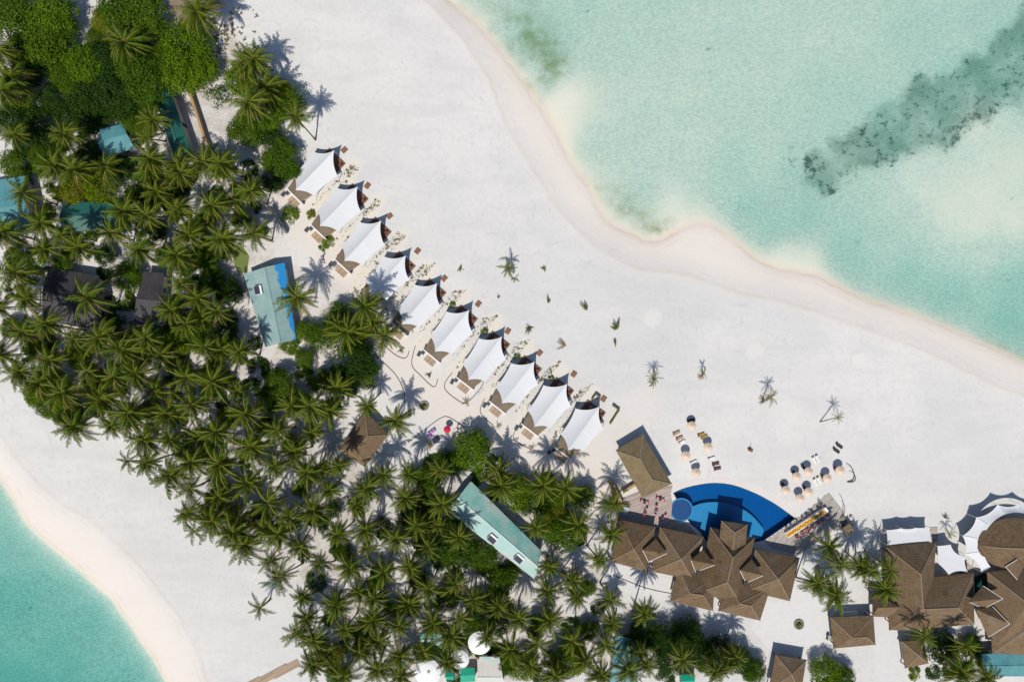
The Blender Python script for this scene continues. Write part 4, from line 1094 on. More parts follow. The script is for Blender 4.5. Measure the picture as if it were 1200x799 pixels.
deck('long timber boardwalk running onto the beach',[(348,771.5),(352.5,779.5),(286,813),(278,805)],R(28),0.3,0.10,WOOD_TAN,'boardwalk')
deck('small timber landing at the end of the white awning',[(1090,617),(1099,617),(1099,637),(1092,637)],R(0),0.3,0.12,WOOD_PINK)
deck('weathered timber floor between the two white canopies',[(1128,655),(1150,672),(1140,676),(1120,676)],R(20),0.3,0.10,WOOD_PINK)

# bar table with stools
def bar():
    a, b = P(922,627.5,1.1), P(969.5,597,1.1); d = b-a; ang = math.atan2(d.y,d.x); m = (a+b)/2
    t = thing('bar_table','long yellow topped bar table with white base on grey timber deck','table',(m.x,m.y,0.12),ang)
    MB().box((0,0,0.45),(d.length*0.985,1.3,0.9)).build('base', WHITE, t)
    MB().box((0,0,0.94),(d.length,0.95,0.08)).build('table_top', YELLOW, t)
    mb = MB(); 
    MB().box((0,0.58,0.93),(d.length*1.005,0.17,0.1)).build('edge', WHITE, t); MB().box((0,-0.58,0.93),(d.length*1.005,0.17,0.1)).build('edge', WHITE, t)
    MB().box((d.length/2-0.25,0,1.0),(0.6,1.0,0.06)).build('end_cap', WHITE, t)
    g = random.Random(3)
    dish = MB().lathe([(0.02,0),(0.12,0.01),(0.15,0.06),(0.13,0.05),(0.02,0.03)],10).mesh('bowl',WOOD_DK)
    for k in range(22):
        o = link('bowl', dish, None, tuple(Matrix.Translation((m.x,m.y,0))@Matrix.Rotation(ang,4,'Z')@Vector((-d.length/2+0.5+k*0.48,g.uniform(-.25,.25),1.10))))
        tag(o,'small dark bowl on the yellow topped bar table','bowl','bowls on the bar table')
    st = thing('bar_stool','plum seated bar stool beside the yellow topped bar table','stool',(0,0,-500),0,'stools on the lagoon side of the bar')
    MB().lathe([(0.05,0.62),(0.25,0.64),(0.27,0.72),(0.22,0.76),(0.01,0.77)],12).build('seat',PLUM,st)
    MB().box((0,0.24,0.9),(0.46,0.06,0.32)).build('backrest',PLUM,st)
    for x in (-.17,.17):
        for y in (-.17,.17): MB().tube([(x*1.2,y*1.2,0.0),(x,y,0.65)],0.022,5).build('leg',DARK,st)
    rd = thing('bar_chair','red seated bar chair beside the yellow topped bar table','chair',(0,0,-500),0,'red chairs on the palm side of the bar')
    MB().box((0,0,0.5),(0.55,0.55,0.1)).build('seat',RED,rd); MB().box((0,-0.27,0.8),(0.55,0.08,0.6)).build('backrest',PINK,rd)
    for x in (-.22,.22):
        for y in (-.22,.22): MB().box((x,y,0.24),(0.05,0.05,0.48)).build('leg',DARK,rd)
    M = Matrix.Translation((m.x,m.y,0))@Matrix.Rotation(ang,4,'Z')
    for k in range(8):
        o = copy_tree(st); q = M@Vector((-d.length/2+0.9+k*1.42+g.uniform(-.15,.15),1.15+g.uniform(-.1,.15),0)); o.location = (q.x,q.y,0.12); o.rotation_euler[2] = ang+g.uniform(-.4,.4)
    for k in range(7):
        o = copy_tree(rd); q = M@Vector((-d.length/2+2.0+k*1.45+g.uniform(-.2,.2),-1.35-g.uniform(0,.35),0)); o.location = (q.x,q.y,0.12); o.rotation_euler[2] = ang+g.uniform(-.5,.5)
    kill(st); kill(rd)
    # small service hut beside it
    e = [(987,619),(996,612.5),(1002,621.5),(993,628)]
    h = hut('little tan roofed service hut behind the bar deck',e,[(992,622),(997,619)],2.0,2.3,THATCH3,True,'service_hut')
    r = thing('boulder_pile','brown boulders piled beside the little service hut','rocks',tuple(P(992,610)))
    for k in range(9):
        mb = MB(); s = g.uniform(.3,.75); mb.lathe([(0.1*s,-0.2*s),(s,0.1*s),(0.9*s,0.5*s),(0.4*s,0.85*s),(0.05*s,0.9*s)],6,(g.uniform(-1.2,1.2),g.uniform(-1.2,1.2),0)); mb.build('boulder',STONE,r)
bar()
# deck sets: round table with two red chairs
def deckset():
    tb = thing('bistro_table','small round dark table between red chairs on the pool deck','table',(0,0,-500),0,'bistro tables on the pool deck')
    MB().lathe([(0.02,0.70),(0.36,0.70),(0.38,0.73),(0.36,0.75),(0.02,0.75)],16).build('table_top',DARK,tb); MB().tube([(0,0,0.02),(0,0,0.71)],0.04,6).build('stem',DARK,tb)
    MB().lathe([(0.25,0),(0.25,0.03),(0.04,0.05)],12).build('foot',DARK,tb)
    ch = thing('red_chair','red cushioned chair drawn up to a bistro table on the pool deck','chair',(0,0,-500),0,'red chairs on the pool deck')
    MB().box((0,0,0.44),(0.56,0.54,0.1)).build('seat',PINK,ch); MB().box((-0.27,0,0.7),(0.08,0.54,0.5)).build('backrest',RED,ch)
    for x in (-.22,.22):
        for y in (-.22,.22): MB().box((x,y,0.2),(0.05,0.05,0.42)).build('leg',DARK,ch)
    g = random.Random(11)
    for (x,y) in ((755,588),(773.5,584.5),(756,599.5),(769,596.5),(776.5,606.5)):
        p = P(x,y,0.5); a0 = g.uniform(0,6)
        o = copy_tree(tb); o.location = (p.x,p.y,0.12)
        for k in (0,1):
            a = a0+k*math.pi+g.uniform(-.3,.3); o = copy_tree(ch); o.location = (p.x+0.72*math.cos(a),p.y+0.72*math.sin(a),0.12); o.rotation_euler[2] = a+math.pi
    kill(tb); kill(ch)
    t = thing('menu_board','pale blue sun bed on the pool deck beside the leaning palm','sun bed',tuple(P(733,597)+Vector((0,0,0.12))),R(75))
    t.name = 'sun_bed'
    MB().box((0,0,0.25),(2.2,1.3,0.2)).build('mattress',simple('pale_blue',(0.35,0.40,0.47),0.8),t); MB().box((0,0,0.08),(2.3,1.4,0.16)).build('base',WOOD_DK,t); MB().box((0.95,0,0.45),(0.4,1.2,0.22)).build('pillow',NAVY,t)
deckset()

# beach parasols and loungers
PAR = thing('beach_parasol','tan beach parasol','parasol',(0,0,-500))
mb = MB(); mb.lathe([(1.2,1.98),(1.15,2.07),(0.6,2.38),(0.12,2.62),(0.02,2.72)],10); mb.build('canopy',STRAW,PAR)
MB().tube([(0,0,-0.1),(0,0,2.6)],0.035,6).build('pole',WOOD_TAN,PAR); MB().lathe([(0.3,0),(0.3,0.08),(0.06,0.12)],10).build('base',STONE,PAR)
for k in range(10):
    a = 2*math.pi*k/10; MB().tube([(0.05*math.cos(a),0.05*math.sin(a),2.55),(1.12*math.cos(a),1.12*math.sin(a),1.98)],0.018,4).build('rib',WOOD_TAN,PAR)
def parasol(px,py,label,group,s=1.0):
    o = copy_tree(PAR); p = P(px,py,2.2); o.location = (p.x,p.y,0); o.scale = (s*0.93,s*0.93,1); o.rotation_euler[2] = random.random()*3; o['label'] = label; o['group'] = group
for a in ((810.8,499),(804,534),(830,524),(816,554)): parasol(*a,'tan beach parasol in the cluster near the straw thatched pavilion','parasols near the straw pavilion')
for a in ((921.3,574.5),(934,558.5),(948,552.5),(938,584),(948,576.5),(970,560.5)): parasol(*a,'tan beach parasol in the cluster near the bar deck','parasols near the bar deck',0.97)
parasol(985,551.5,'tan beach parasol beside the curved driftwood trunk','parasols near the bar deck',1.05)
kill(PAR)
LP = {k: lounger_proto('beach_lounger', m_, fr, '', 'lounger', 'beach loungers on the open sand') for k,m_,fr in (('t',CUSH_T,WOOD_TAN),('o',CUSH_O,WOOD_TAN),('b',CUSH_B,WOOD_DK),('d',CUSH_D,WOOD_DK),('w',CUSH_W,WHITE))}
for k,x,y,a,l in (('t',792,507.5,25,'tan lounger in the pair nearest the straw thatched pavilion'),('t',795.5,513.5,25,'tan lounger in the pair nearest the straw thatched pavilion'),
      ('w',798.5,518.5,30,'white lounger below the pair of tan loungers'),('o',821,509.5,20,'olive yellow lounger with mustard cushion'),('o',824.5,512,20,'olive yellow lounger with mustard cushion'),
      ('w',812,542,25,'white lounger half under a parasol by the straw pavilion'),('w',833,537.5,18,'white lounger above the pair of plum loungers'),
      ('b',838,543.5,15,'dark plum lounger in the pair below a white lounger'),('b',840,549,12,'dark plum lounger in the pair below a white lounger'),
      ('d',983,522,-35,'black lounger in the lone pair on open sand'),('d',979.5,527.5,-35,'black lounger in the lone pair on open sand'),
      ('w',954,539,-60,'white lounger in the upper pair by the bar parasols'),('w',958,537,-60,'white lounger in the upper pair by the bar parasols'),
      ('w',955.5,564.5,-60,'white lounger in the lower pair by the bar parasols'),('w',959.5,562.5,-60,'white lounger in the lower pair by the bar parasols'),
      ('b',964,559,-60,'brown lounger tucked under a bar parasol'),('b',979,550,-60,'brown lounger beside the parasol near the driftwood'),
      ('d',931,554,-50,'black lounger shaded under a bar parasol'),('d',941.5,547.5,-50,'black lounger shaded under a bar parasol'),('d',943,572,-50,'black lounger shaded under a bar parasol'),('d',918,568,-50,'black lounger shaded under a bar parasol'),
      ('d',809,492.5,10,'black lounger shaded under the parasol standing farthest up the sand')):
    place(LP[k],x,y,a,l)
for o in LP.values(): kill(o)
st = thing('wooden_stand','small red brown wooden stand with thin post alone on open sand','stand',tuple(P(878,526)))
MB().box((0,0,0.25),(0.7,0.6,0.5),0.5).build('seat',CUSH_B,st); MB().box((0.45,-0.35,0.22),(0.6,0.5,0.44),0.9).build('seat',WOOD_RED,st); MB().tube([(0.1,0.3,0),(0.1,0.3,2.0)],0.05,6).build('post',WOOD_DK,st)

# seating corner with crimson parasol
t = thing('crimson_parasol','crimson parasol over the colourful seating corner','parasol',tuple(P(524,503,2)-Vector((0,0,2))))
MB().lathe([(0.85,1.95),(0.8,2.05),(0.35,2.3),(0.02,2.45)],10).build('canopy',CRIMSON,t); MB().tube([(0,0,-.1),(0,0,2.4)],0.035,6).build('pole',WHITE,t); MB().lathe([(0.28,0),(0.28,0.08),(0.05,0.12)],10).build('base',STONE,t)
t = thing('low_table','navy cloth covered table between violet and straw yellow seats','table',tuple(P(511,515)),R(35))
MB().box((0,0,0.42),(1.6,1.3,0.08)).build('table_top',NAVY,t)
for x in (-.6,.6):
    for y in (-.5,.5): MB().box((x,y,0.2),(0.08,0.08,0.42)).build('leg',WOOD_DK,t)
def seat(px,py,a,m_,label,group):
    t = thing('garden_chair',label,'chair',tuple(P(px,py)),R(a),group)
    MB().box((0,0,0.4),(0.6,0.6,0.12)).build('seat',m_,t); MB().box((-0.3,0,0.65),(0.1,0.6,0.45)).build('backrest',m_,t)
    for x in (-.24,.24):
        for y in (-.24,.24): MB().box((x,y,0.17),(0.06,0.06,0.36)).build('leg',WHITE,t)
for k,(x,y) in enumerate(((503,508.5),(506,506.2),(509,504),(504.5,511))): seat(x,y,-50,VIOLET,'violet garden chair beside the navy table','violet chairs')
for k,(x,y) in enumerate(((499.5,517),(502.5,520),(505,522.5))): seat(x,y,130,YCUSH,'straw yellow garden chair beside the navy table','straw yellow chairs')
# planters
def ring_planter(px,py,label,r=1.0):
    t = thing('round_planter',label,'planter',tuple(P(px,py)))
    mb = MB(); k = 18
    for i in range(k):
        a = 2*math.pi*i/k; mb = MB().box((r*math.cos(a),r*math.sin(a),0.14),(0.28,2*math.pi*r/k*0.88,0.3),a); mb.build('stone',STONE,t)
    MB().lathe([(r-0.12,0.0),(r-0.12,0.12),(0.05,0.2)],16).build('soil',simple('soil',(0.16,0.14,0.09),0.95,0.4,4),t)
    o = link('plant',SHRUB['b'][0],t,(0,0,0.15)); o.scale = (r*0.6,r*0.6,0.6)
ring_planter(497,475.3,'round stone planter on the sandy lane behind the tents')
ring_planter(936,731,'round stone ring with a small plant on the white court',1.05)
# water tanks
def tank(px,py,r_px,h,label):
    p = P(px,py,h); r = r_px*PX*0.97; t = thing('water_tank',label,'water tank',(p.x,p.y,0),0,'round white water tanks')
    MB().lathe([(r,-0.05),(r,h),(0.01,h)],28).build('body',WHITE,t)
    MB().lathe([(r+0.06,h-0.12),(r+0.06,h+0.02),(r*0.7,h+0.35),(0.25,h+0.6),(0.01,h+0.62)],28).build('lid',simple('tank_white',(0.68,0.70,0.70),0.45,0.04),t)
    MB().lathe([(0.3,h+0.5),(0.3,h+0.75),(0.02,h+0.78)],12,(r*0.1,r*0.1,0)).build('hatch',WALLG,t)
tank(501,787,15.5,3.0,'widest round white water tank beside the green roofed boxes')
tank(538.5,772.5,11,3.4,'smallest round white water tank between two larger tanks')
tank(562,753,13.5,3.4,'round white water tank overhung by palm fronds')
def green_shed(px,py,sx,sy,label):
    p = P(px,py,2.2); t = thing('green_shed',label,'shed',(p.x,p.y,0),0.05)
    MB().box((0,0,1.0),(sx*0.9,sy*0.9,2.1)).build('wall',WALLG,t)
    V = [(-sx/2,-sy/2,2.0),(sx/2,-sy/2,2.0),(sx/2,sy/2,2.0),(-sx/2,sy/2,2.0),(-sx/2,sy*0.05,2.5),(sx/2,sy*0.05,2.5)]
    roof_mesh(V,[(0,1,5,4),(4,5,2,3)],0.08).build('roof',GREEN_BOX,t)
green_shed(548,791,3.4,3.2,'emerald green roofed shed between the white tanks and pale tin roof')
green_shed(527,792,1.8,1.8,'tiny emerald green roofed box beside the widest white tank')
green_shed(806,797,3.2,2.6,'emerald green roofed shed under the trees below the restaurant')
# white paved pads
def pad(pts, material, z, name='paving'):
    return struct(MB().prism([tuple(P(x,y))[:2] for x,y in pts],-0.2,z).build(name,material))
pad([(895,640),(940,655),(975,690),(972,760),(945,775),(905,765),(880,735),(896,705),(925,705)],simple('white_court',(0.58,0.57,0.56),0.9,0.1,0.8),0.008)
pad([(716,658),(790,679),(786,706),(730,690),(708,676)],simple('white_court2',(0.57,0.56,0.55),0.9,0.1,0.8),0.01)
pad([(1026,722),(1045,722),(1056,752),(1052,785),(1030,799),(1024,765)],simple('white_court3',(0.56,0.55,0.54),0.9,0.1,0.8),0.008)
# pale counter leaning on the square hut, parked at its shaded side
t = thing('pale_counter','pale counter in the shade of the square thatched hut','counter',tuple(P(997,719,1)-Vector((0,0,1))),0.04)
MB().box((0,0,0.5),(3.4,0.9,1.0)).build('body',WALL,t); MB().box((0,0,1.04),(3.6,1.1,0.08)).build('counter_top',WHITE,t)
t = thing('trolley','small dark trolley on the white court beside the square hut','trolley',tuple(P(969.5,745)),1.5)
MB().box((0,0,0.5),(1.3,0.6,0.5)).build('body',DARK,t); MB().box((0,0,0.8),(1.2,0.5,0.08)).build('tray',WALLG,t)
for x in (-.5,.5):
    for y in (-.25,.25): MB().lathe([(0.12,-0.04),(0.12,0.04),(0.01,0.04)],10,(x,y,0.13)).build('wheel',DARK,t)
# courtyard pond beside the hall
pad([(1141.5,672),(1158,671),(1158,694),(1142,695)],simple('pond_green',(0.012,0.05,0.045),0.2),0.03,'pond')
# bare garden bed lawn by the blue roof
pad([(272,294),(284,288),(292,300),(290,318),(281,322),(275,312)],simple('grass',(0.13,0.17,0.045),0.95,0.35,2.5),0.02,'lawn')
pad([(258,295),(269,294),(272,309),(262,311)],simple('grey_paving',(0.27,0.24,0.23),0.9),0.02,'paving')

# ------------------------------------------------------------------ planting
PALMS = [(147,51),(0,60),(13,92),(17,159),(4,107),(76,158),(66,196),(88,199),(124.5,196),(232,15),(180,141),(172,162),(176,186),(209.6,194),(258,192),(239,191),(291,121),(309.6,104),(347,138),(289.5,73.5),(298,70),(263,198),(296,219),
 (27.4,226),(49.5,261),(5,272),(73.6,276),(130.5,274),(146,247.6),(53,292),(94,290),(20,319.5),(32,350),(103,349),(53.5,380),(0,360),
 (177.5,199),(212,203),(184,225),(173.5,253),(208,245),(248.5,242),(274,234),(294,225),(221.6,276),(262,280),(298,274),(163,293),(208,299),(212,331.5),(232,349),(201.6,363.6),(256,365),(236,372),(218,380),
 (28,389),(23,436),(59,421.5),(0,416),(87,397),(116.5,396),(103,435),(134,441.6),(119,469),(75,460),(188,416),(160,437.5),(219,441.6),(183,459),(225.7,473),(197.6,484),(282,412),(240,407),(260,411),(279,459),(288,484),(152,482),
 (88,499),(131,499),(156.5,489),(170,515),(150,540),(172.5,542),(200,515),(235,512),(254,506),(295,523),(200,556),(224,572),(258,543),(291,565),(256.5,582),
 (314,589),(220,601.5),(249.6,609.5),(227,623),(279,609.5),(287,637.7),(314,619),(327,625),(316,657),(274,624),
 (395,455),(342,476),(364,476),(431,476),(325.5,503.5),(387,482),(365.7,507.5),(323,546),(360,553),(396.5,546),(375,551),(386,574),(430,572),
 (339,604),(368,597.5),(416.6,592),(396.5,625.6),(352,640),(374,661),(410,665),(428.6,620),(430,642),
 (328,675),(305,712),(355,700),(394,708),(420.6,693.5),(404.5,736),(360,724),(437,726),(349.5,741.5),(368,749),(367,778),(376,762),(468.6,733),(438,701),(443,784),(469,768),(403,791),
 (449.5,556),(479,554),(475,583),(517.7,589.5),(516.4,550.7),(464,629.7),(538,629),(449.5,669.5),(480,664),(503,689.6),(534,684),(480,706),(507.6,729.5),(530,744),(541,723),(525,775),(570.5,745.5),(608,724),(598.6,760.5),(470,791),
 (584,552),(588,569.5),(636,568),(662,571),(628,617.6),(678,615),(717,590),(716,626),(644,663),(671,679),(641.6,692),(675,699),(702,655),(715,702),(644,725.5),(629.5,753.6),(671,749.6),(710,756),(621.5,779),(717,730),(704.5,790),(651,791),
 (755,717),(759,779),(838,786),(845.5,782),(971,640),(957,682.6),(984.7,660.6),(1009.5,663),(1020,670),(1037,689.5),(978,697),(1041,666),
 (1084,744),(1125.7,785.7),(1156.5,793.7),(1132,756),(464,493),
 (737,784),(750,764),(800,772),(862,770),
 (348,349),(428,359),(396,380),(438,378),(407,389),(451,393)]
YEL = {(365.7,507.5),(394,708),(451,393),(971,640),(716,626),(755,717),(608,724),(636,568),(662,571)}
def zone(x,y):
    if x > 930: return 'coconut palm beside the big thatched hall and bar deck','palms by the hall and bar'
    if x > 690 and y < 680: return 'coconut palm leaning over the restaurant end and pool deck','palms by the restaurant'
    if y > 540 and x > 455: return 'coconut palm around the turquoise roofed house and white tanks','palms around the turquoise house'
    if y < 300: return 'coconut palm among the green tin roofs and broadleaf trees','palms among the green roofs'
    if x > 300 and y < 400: return 'coconut palm between the blue grey tin roof and white tents','palms by the blue grey roof'
    if x > 300 and y < 560: return 'coconut palm around the brown thatched hut behind the tents','palms around the brown hut'
    if y < 400: return 'coconut palm around the charcoal roofs','palms around the charcoal roofs'
    if y > 640: return 'coconut palm on white sand near the timber boardwalk','palms near the boardwalk'
    return 'coconut palm in the dense grove along the turquoise lagoon beach','palms of the lagoon side grove'
LMARK = [(316,357,'the blue grey tin roof'),(578,620,'the turquoise tin roof'),(205,147,'the long dark green roof'),(137,165,'the small lagoon blue roof'),(14,244,'the pale lagoon blue roof'),(105,254,'the dark green roof with chimney'),(88,350,'the wide charcoal roof'),(174,350,'the narrow charcoal roof'),(576,788,'the pale tin shed'),(732,776,'the half hidden teal roof'),(426,514,'the brown thatched hut'),(742,640,'the restaurant end'),(812,700,'the sandy side of the restaurant'),(1000,740,'the square thatched hut'),(1072,765,'the pyramid thatched hut'),(1060,690,'the thatched hall'),(1180,778,'the turquoise hut by the hall'),(225,0,'the corner thatched roof'),(945,612,'the bar deck'),(501,787,'the widest white tank'),(550,762,'the smaller white tanks'),(315,790,'the boardwalk'),(245,145,'the brown garden wall'),(325,257,'the grey garden wall'),(515,510,'the colourful seating corner'),(725,578,'the tan timber screen'),(680,520,'the nearest tent to the pavilion'),(369,200,'the last tent'),(432,346,'the seventh tent'),(281,305,'the small lawn'),(505,749,'the tiny turquoise store'),(930,788,'the hut facing the plant ring')]
def near(x,y,lim):
    b = min(LMARK, key=lambda l: (l[0]-x)**2+(l[1]-y)**2)
    return b[2] if (b[0]-x)**2+(b[1]-y)**2 < lim*lim else None
def plabel(x,y,wy,ln):
    look = ('yellow fringed ' if wy else 'green ')+('leaning ' if ln else 'upright ')+'coconut palm '
    m = near(x,y,62)
    return look+('close to '+m if m else zone(x,y)[0].replace('coconut palm ',''))
gr = random.Random(21)
PLACED = []
GAPS = [(501,787,19),(538,772,16),(562,752,18),(576,785,20),(548,790,16),(732,775,14),(505,749,10),(160,465,14),(240,470,10),(375,560,12),(340,575,16),(270,560,10),(300,545,10),(330,565,12),(385,520,14),(400,500,14),(375,680,14),(420,740,12),(455,600,16),(450,650,14),(410,610,10),(240,555,8),(265,520,10),(410,560,14),(345,655,10),(460,680,10),(620,690,14),(690,720,14),(660,720,10),(310,430,16),(300,400,10),(225,240,12),(225,260,8),(120,420,12),(365,420,14),(430,450,14)]
def fillers():
    g2 = random.Random(77); out = []
    regs = [([(20,380),(120,385),(300,400),(300,480),(420,480),(400,560),(440,600),(440,799),(350,799),(345,700),(300,650),(150,530),(60,470),(10,430)],25.5),([(440,560),(520,600),(500,700),(720,690),(735,799),(440,799)],25)]
    for poly,dm in regs:
        for k in range(2500):
            x = g2.uniform(min(p[0] for p in poly),max(p[0] for p in poly)); y = g2.uniform(min(p[1] for p in poly),max(p[1] for p in poly))
            if not inpoly(x,y,poly) or any(inpoly(x,y,n) for n in NOGO): continue
            if any((x-a)**2+(y-b)**2 < r_*r_*1.6 for a,b,r_ in GAPS): continue
            if any((x-a)**2+(y-b)**2 < dm*dm for a,b in PALMS+out): continue
            out.append((round(x,1),round(y,1)))
    return out
FILL = fillers(); print('filler palms', len(FILL))
for (x,y) in PALMS+FILL:
    g = None; l = None
    low = (305,712) == (x,y) or (227,623) == (x,y) or (150,540) == (x,y)
    h = gr.uniform(7.0,12.0)
    if y > 560: h = gr.uniform(7.0,10.5)
    size = gr.choice((0.78,0.9,1.0,1.05,1.12,1.18))*gr.uniform(0.95,1.05)*(0.93 if (x > 300 and y > 470) else 1.04)
    base = None
    if (x,y) == (464,493): base = (481,487); h = 8
    if (x,y) == (431,476): base = (446,460); h = 7.5; size = 0.85
    if low: h = gr.uniform(5,6.5); size = 0.8
    if (x,y) in ((717,590),): base = (722,590); h = 7
    PLACED.append((x,y)); palm(x,y,h,l,g,size,yellow=1.0 if (x,y) in YEL else 0.35,base=base, nf=12 if low else None)
# young palms on the beach
def beachpalm(x,y,h,size,nf,label,base=None,dry=False):
    palm(x,y,h,label,None,size,nf,0.3,base,0.3,name='young_palm',dry=dry,young=False)
beachpalm(596,314,3.6,0.62,12,'young palm with olive crown and a dry skirt alone on the sand before the tents',(602,320))
beachpalm(766,442,3.8,0.55,11,'sparse young palm with tangled dry base on open sand',(765,446),True)
beachpalm(825,438,3.0,0.42,7,'small wilted palm between two taller young palms on open sand',(823,441),True)
beachpalm(904,465,4.6,0.58,11,'leaning young palm with red brown dry fronds on open sand',(892.5,471),True)
beachpalm(982,489,4.2,0.5,9,'young palm with strongly curved trunk near the black loungers',(961,494),True)
beachpalm(1113,625,2.6,0.5,8,'orange and green leaved palm beside the ring canopy',(1114,630),True)
def sprout(x,y,s,n,label,kind=0,dry=False,flat=False,az=None):
    p = P(x,y,0.3); t = thing('palm_sprout',label,'palm seedling',(p.x,p.y,0))
    r = random.Random(int(x*7+y))
    for i in range(n):
        me = DRYF[0] if dry else (FR[0][0],FR[1][0],FR[3][1],FR[0][1])[i%4]
        a = r.uniform(0,6.28) if az is None else R(az)+r.uniform(-.7,.7)
        o = link('frond',me,t,(0,0,0.12)); o.rotation_euler = (r.uniform(-.3,.3),-0.1,a); o.scale = (s,s,s*(0.5 if flat else 0.9))
    MB().tube([(0,0,-0.1),(0.02,0,0.3)],[0.12*s*2,0.05],6).build('stem',BARK,t)
sprout(638,314,0.28,8,'small round green palm seedling beside the olive crowned young palm')
sprout(643,355,0.45,3,'narrow upright palm seedling alone on the sand',az=80)
sprout(620,383,0.5,6,'bushy yellow green palm seedling before the fourth tent')
sprout(688,363,0.62,4,'palm seedling with a few arching fronds on open sand',az=110)
sprout(722,386,0.65,5,'palm seedling with yellow green fronds trailing down the sand',az=120)
sprout(720,397,0.5,3,'short yellowed palm seedling beside a larger trailing one',az=-110)
sprout(663,405,0.6,4,'dry fallen fronds bleached on the sand before the tents',dry=True,flat=True,az=170)
sprout(540,315.5,0.28,9,'small olive tuft of fronds before the ninth tent')
sprout(583,348,0.2,6,'tiny tuft of fronds between the olive crowned palm and tents')
sprout(604,326,0.32,8,'dry grey frond skirt at the foot of the olive crowned palm',dry=True,flat=True)
sprout(766,450,0.32,7,'dry fallen frond heap at the foot of the sparse young palm',dry=True,flat=True)
sprout(897,469,0.45,8,'dry fallen frond heap at the foot of the leaning young palm',dry=True,flat=True)
sprout(822,441,0.28,7,'dry frond heap at the foot of the small wilted palm',dry=True,flat=True)
sprout(1108,607,0.3,6,'small plant with upright fronds above the orange leaved palm')
sprout(546,471,0.34,8,'orange leaved shrub palm at the looping timber edging',dry=True)
sprout(503,438,0.3,8,'yellow green shrub palm at the fifth tent yard')
for k,(x,y) in enumerate(((583,498),(624,524),(470,410))): sprout(x,y,0.28,7,['ochre leaved shrub palm behind the third tent','ochre leaved shrub palm behind the second tent','pale green shrub palm behind the sixth tent'][k],dry=k<2)
# driftwood trunks
def drift(pts,rad,label):
    L = smooth_line([P(x,y,h) for x,y,h in pts],5); n = len(L)
    tag(MB().tube(L,[rad*(1-0.6*i/(n-1)) for i in range(n)],6).build('driftwood',simple('driftwood',(0.14,0.12,0.11),0.95)),label,'driftwood')
drift([(993,564.5,0.1),(1000,564,0.5),(1002.5,560,1.2),(1000,554,1.8),(995,551,2.2)],0.2,'curved driftwood trunk beside the end parasol near the bar')
drift([(986,608,0.0),(989,602,0.9),(990,593,1.6),(986,586,2.0)],0.12,'bare curved sapling trunk at the bar deck corner')

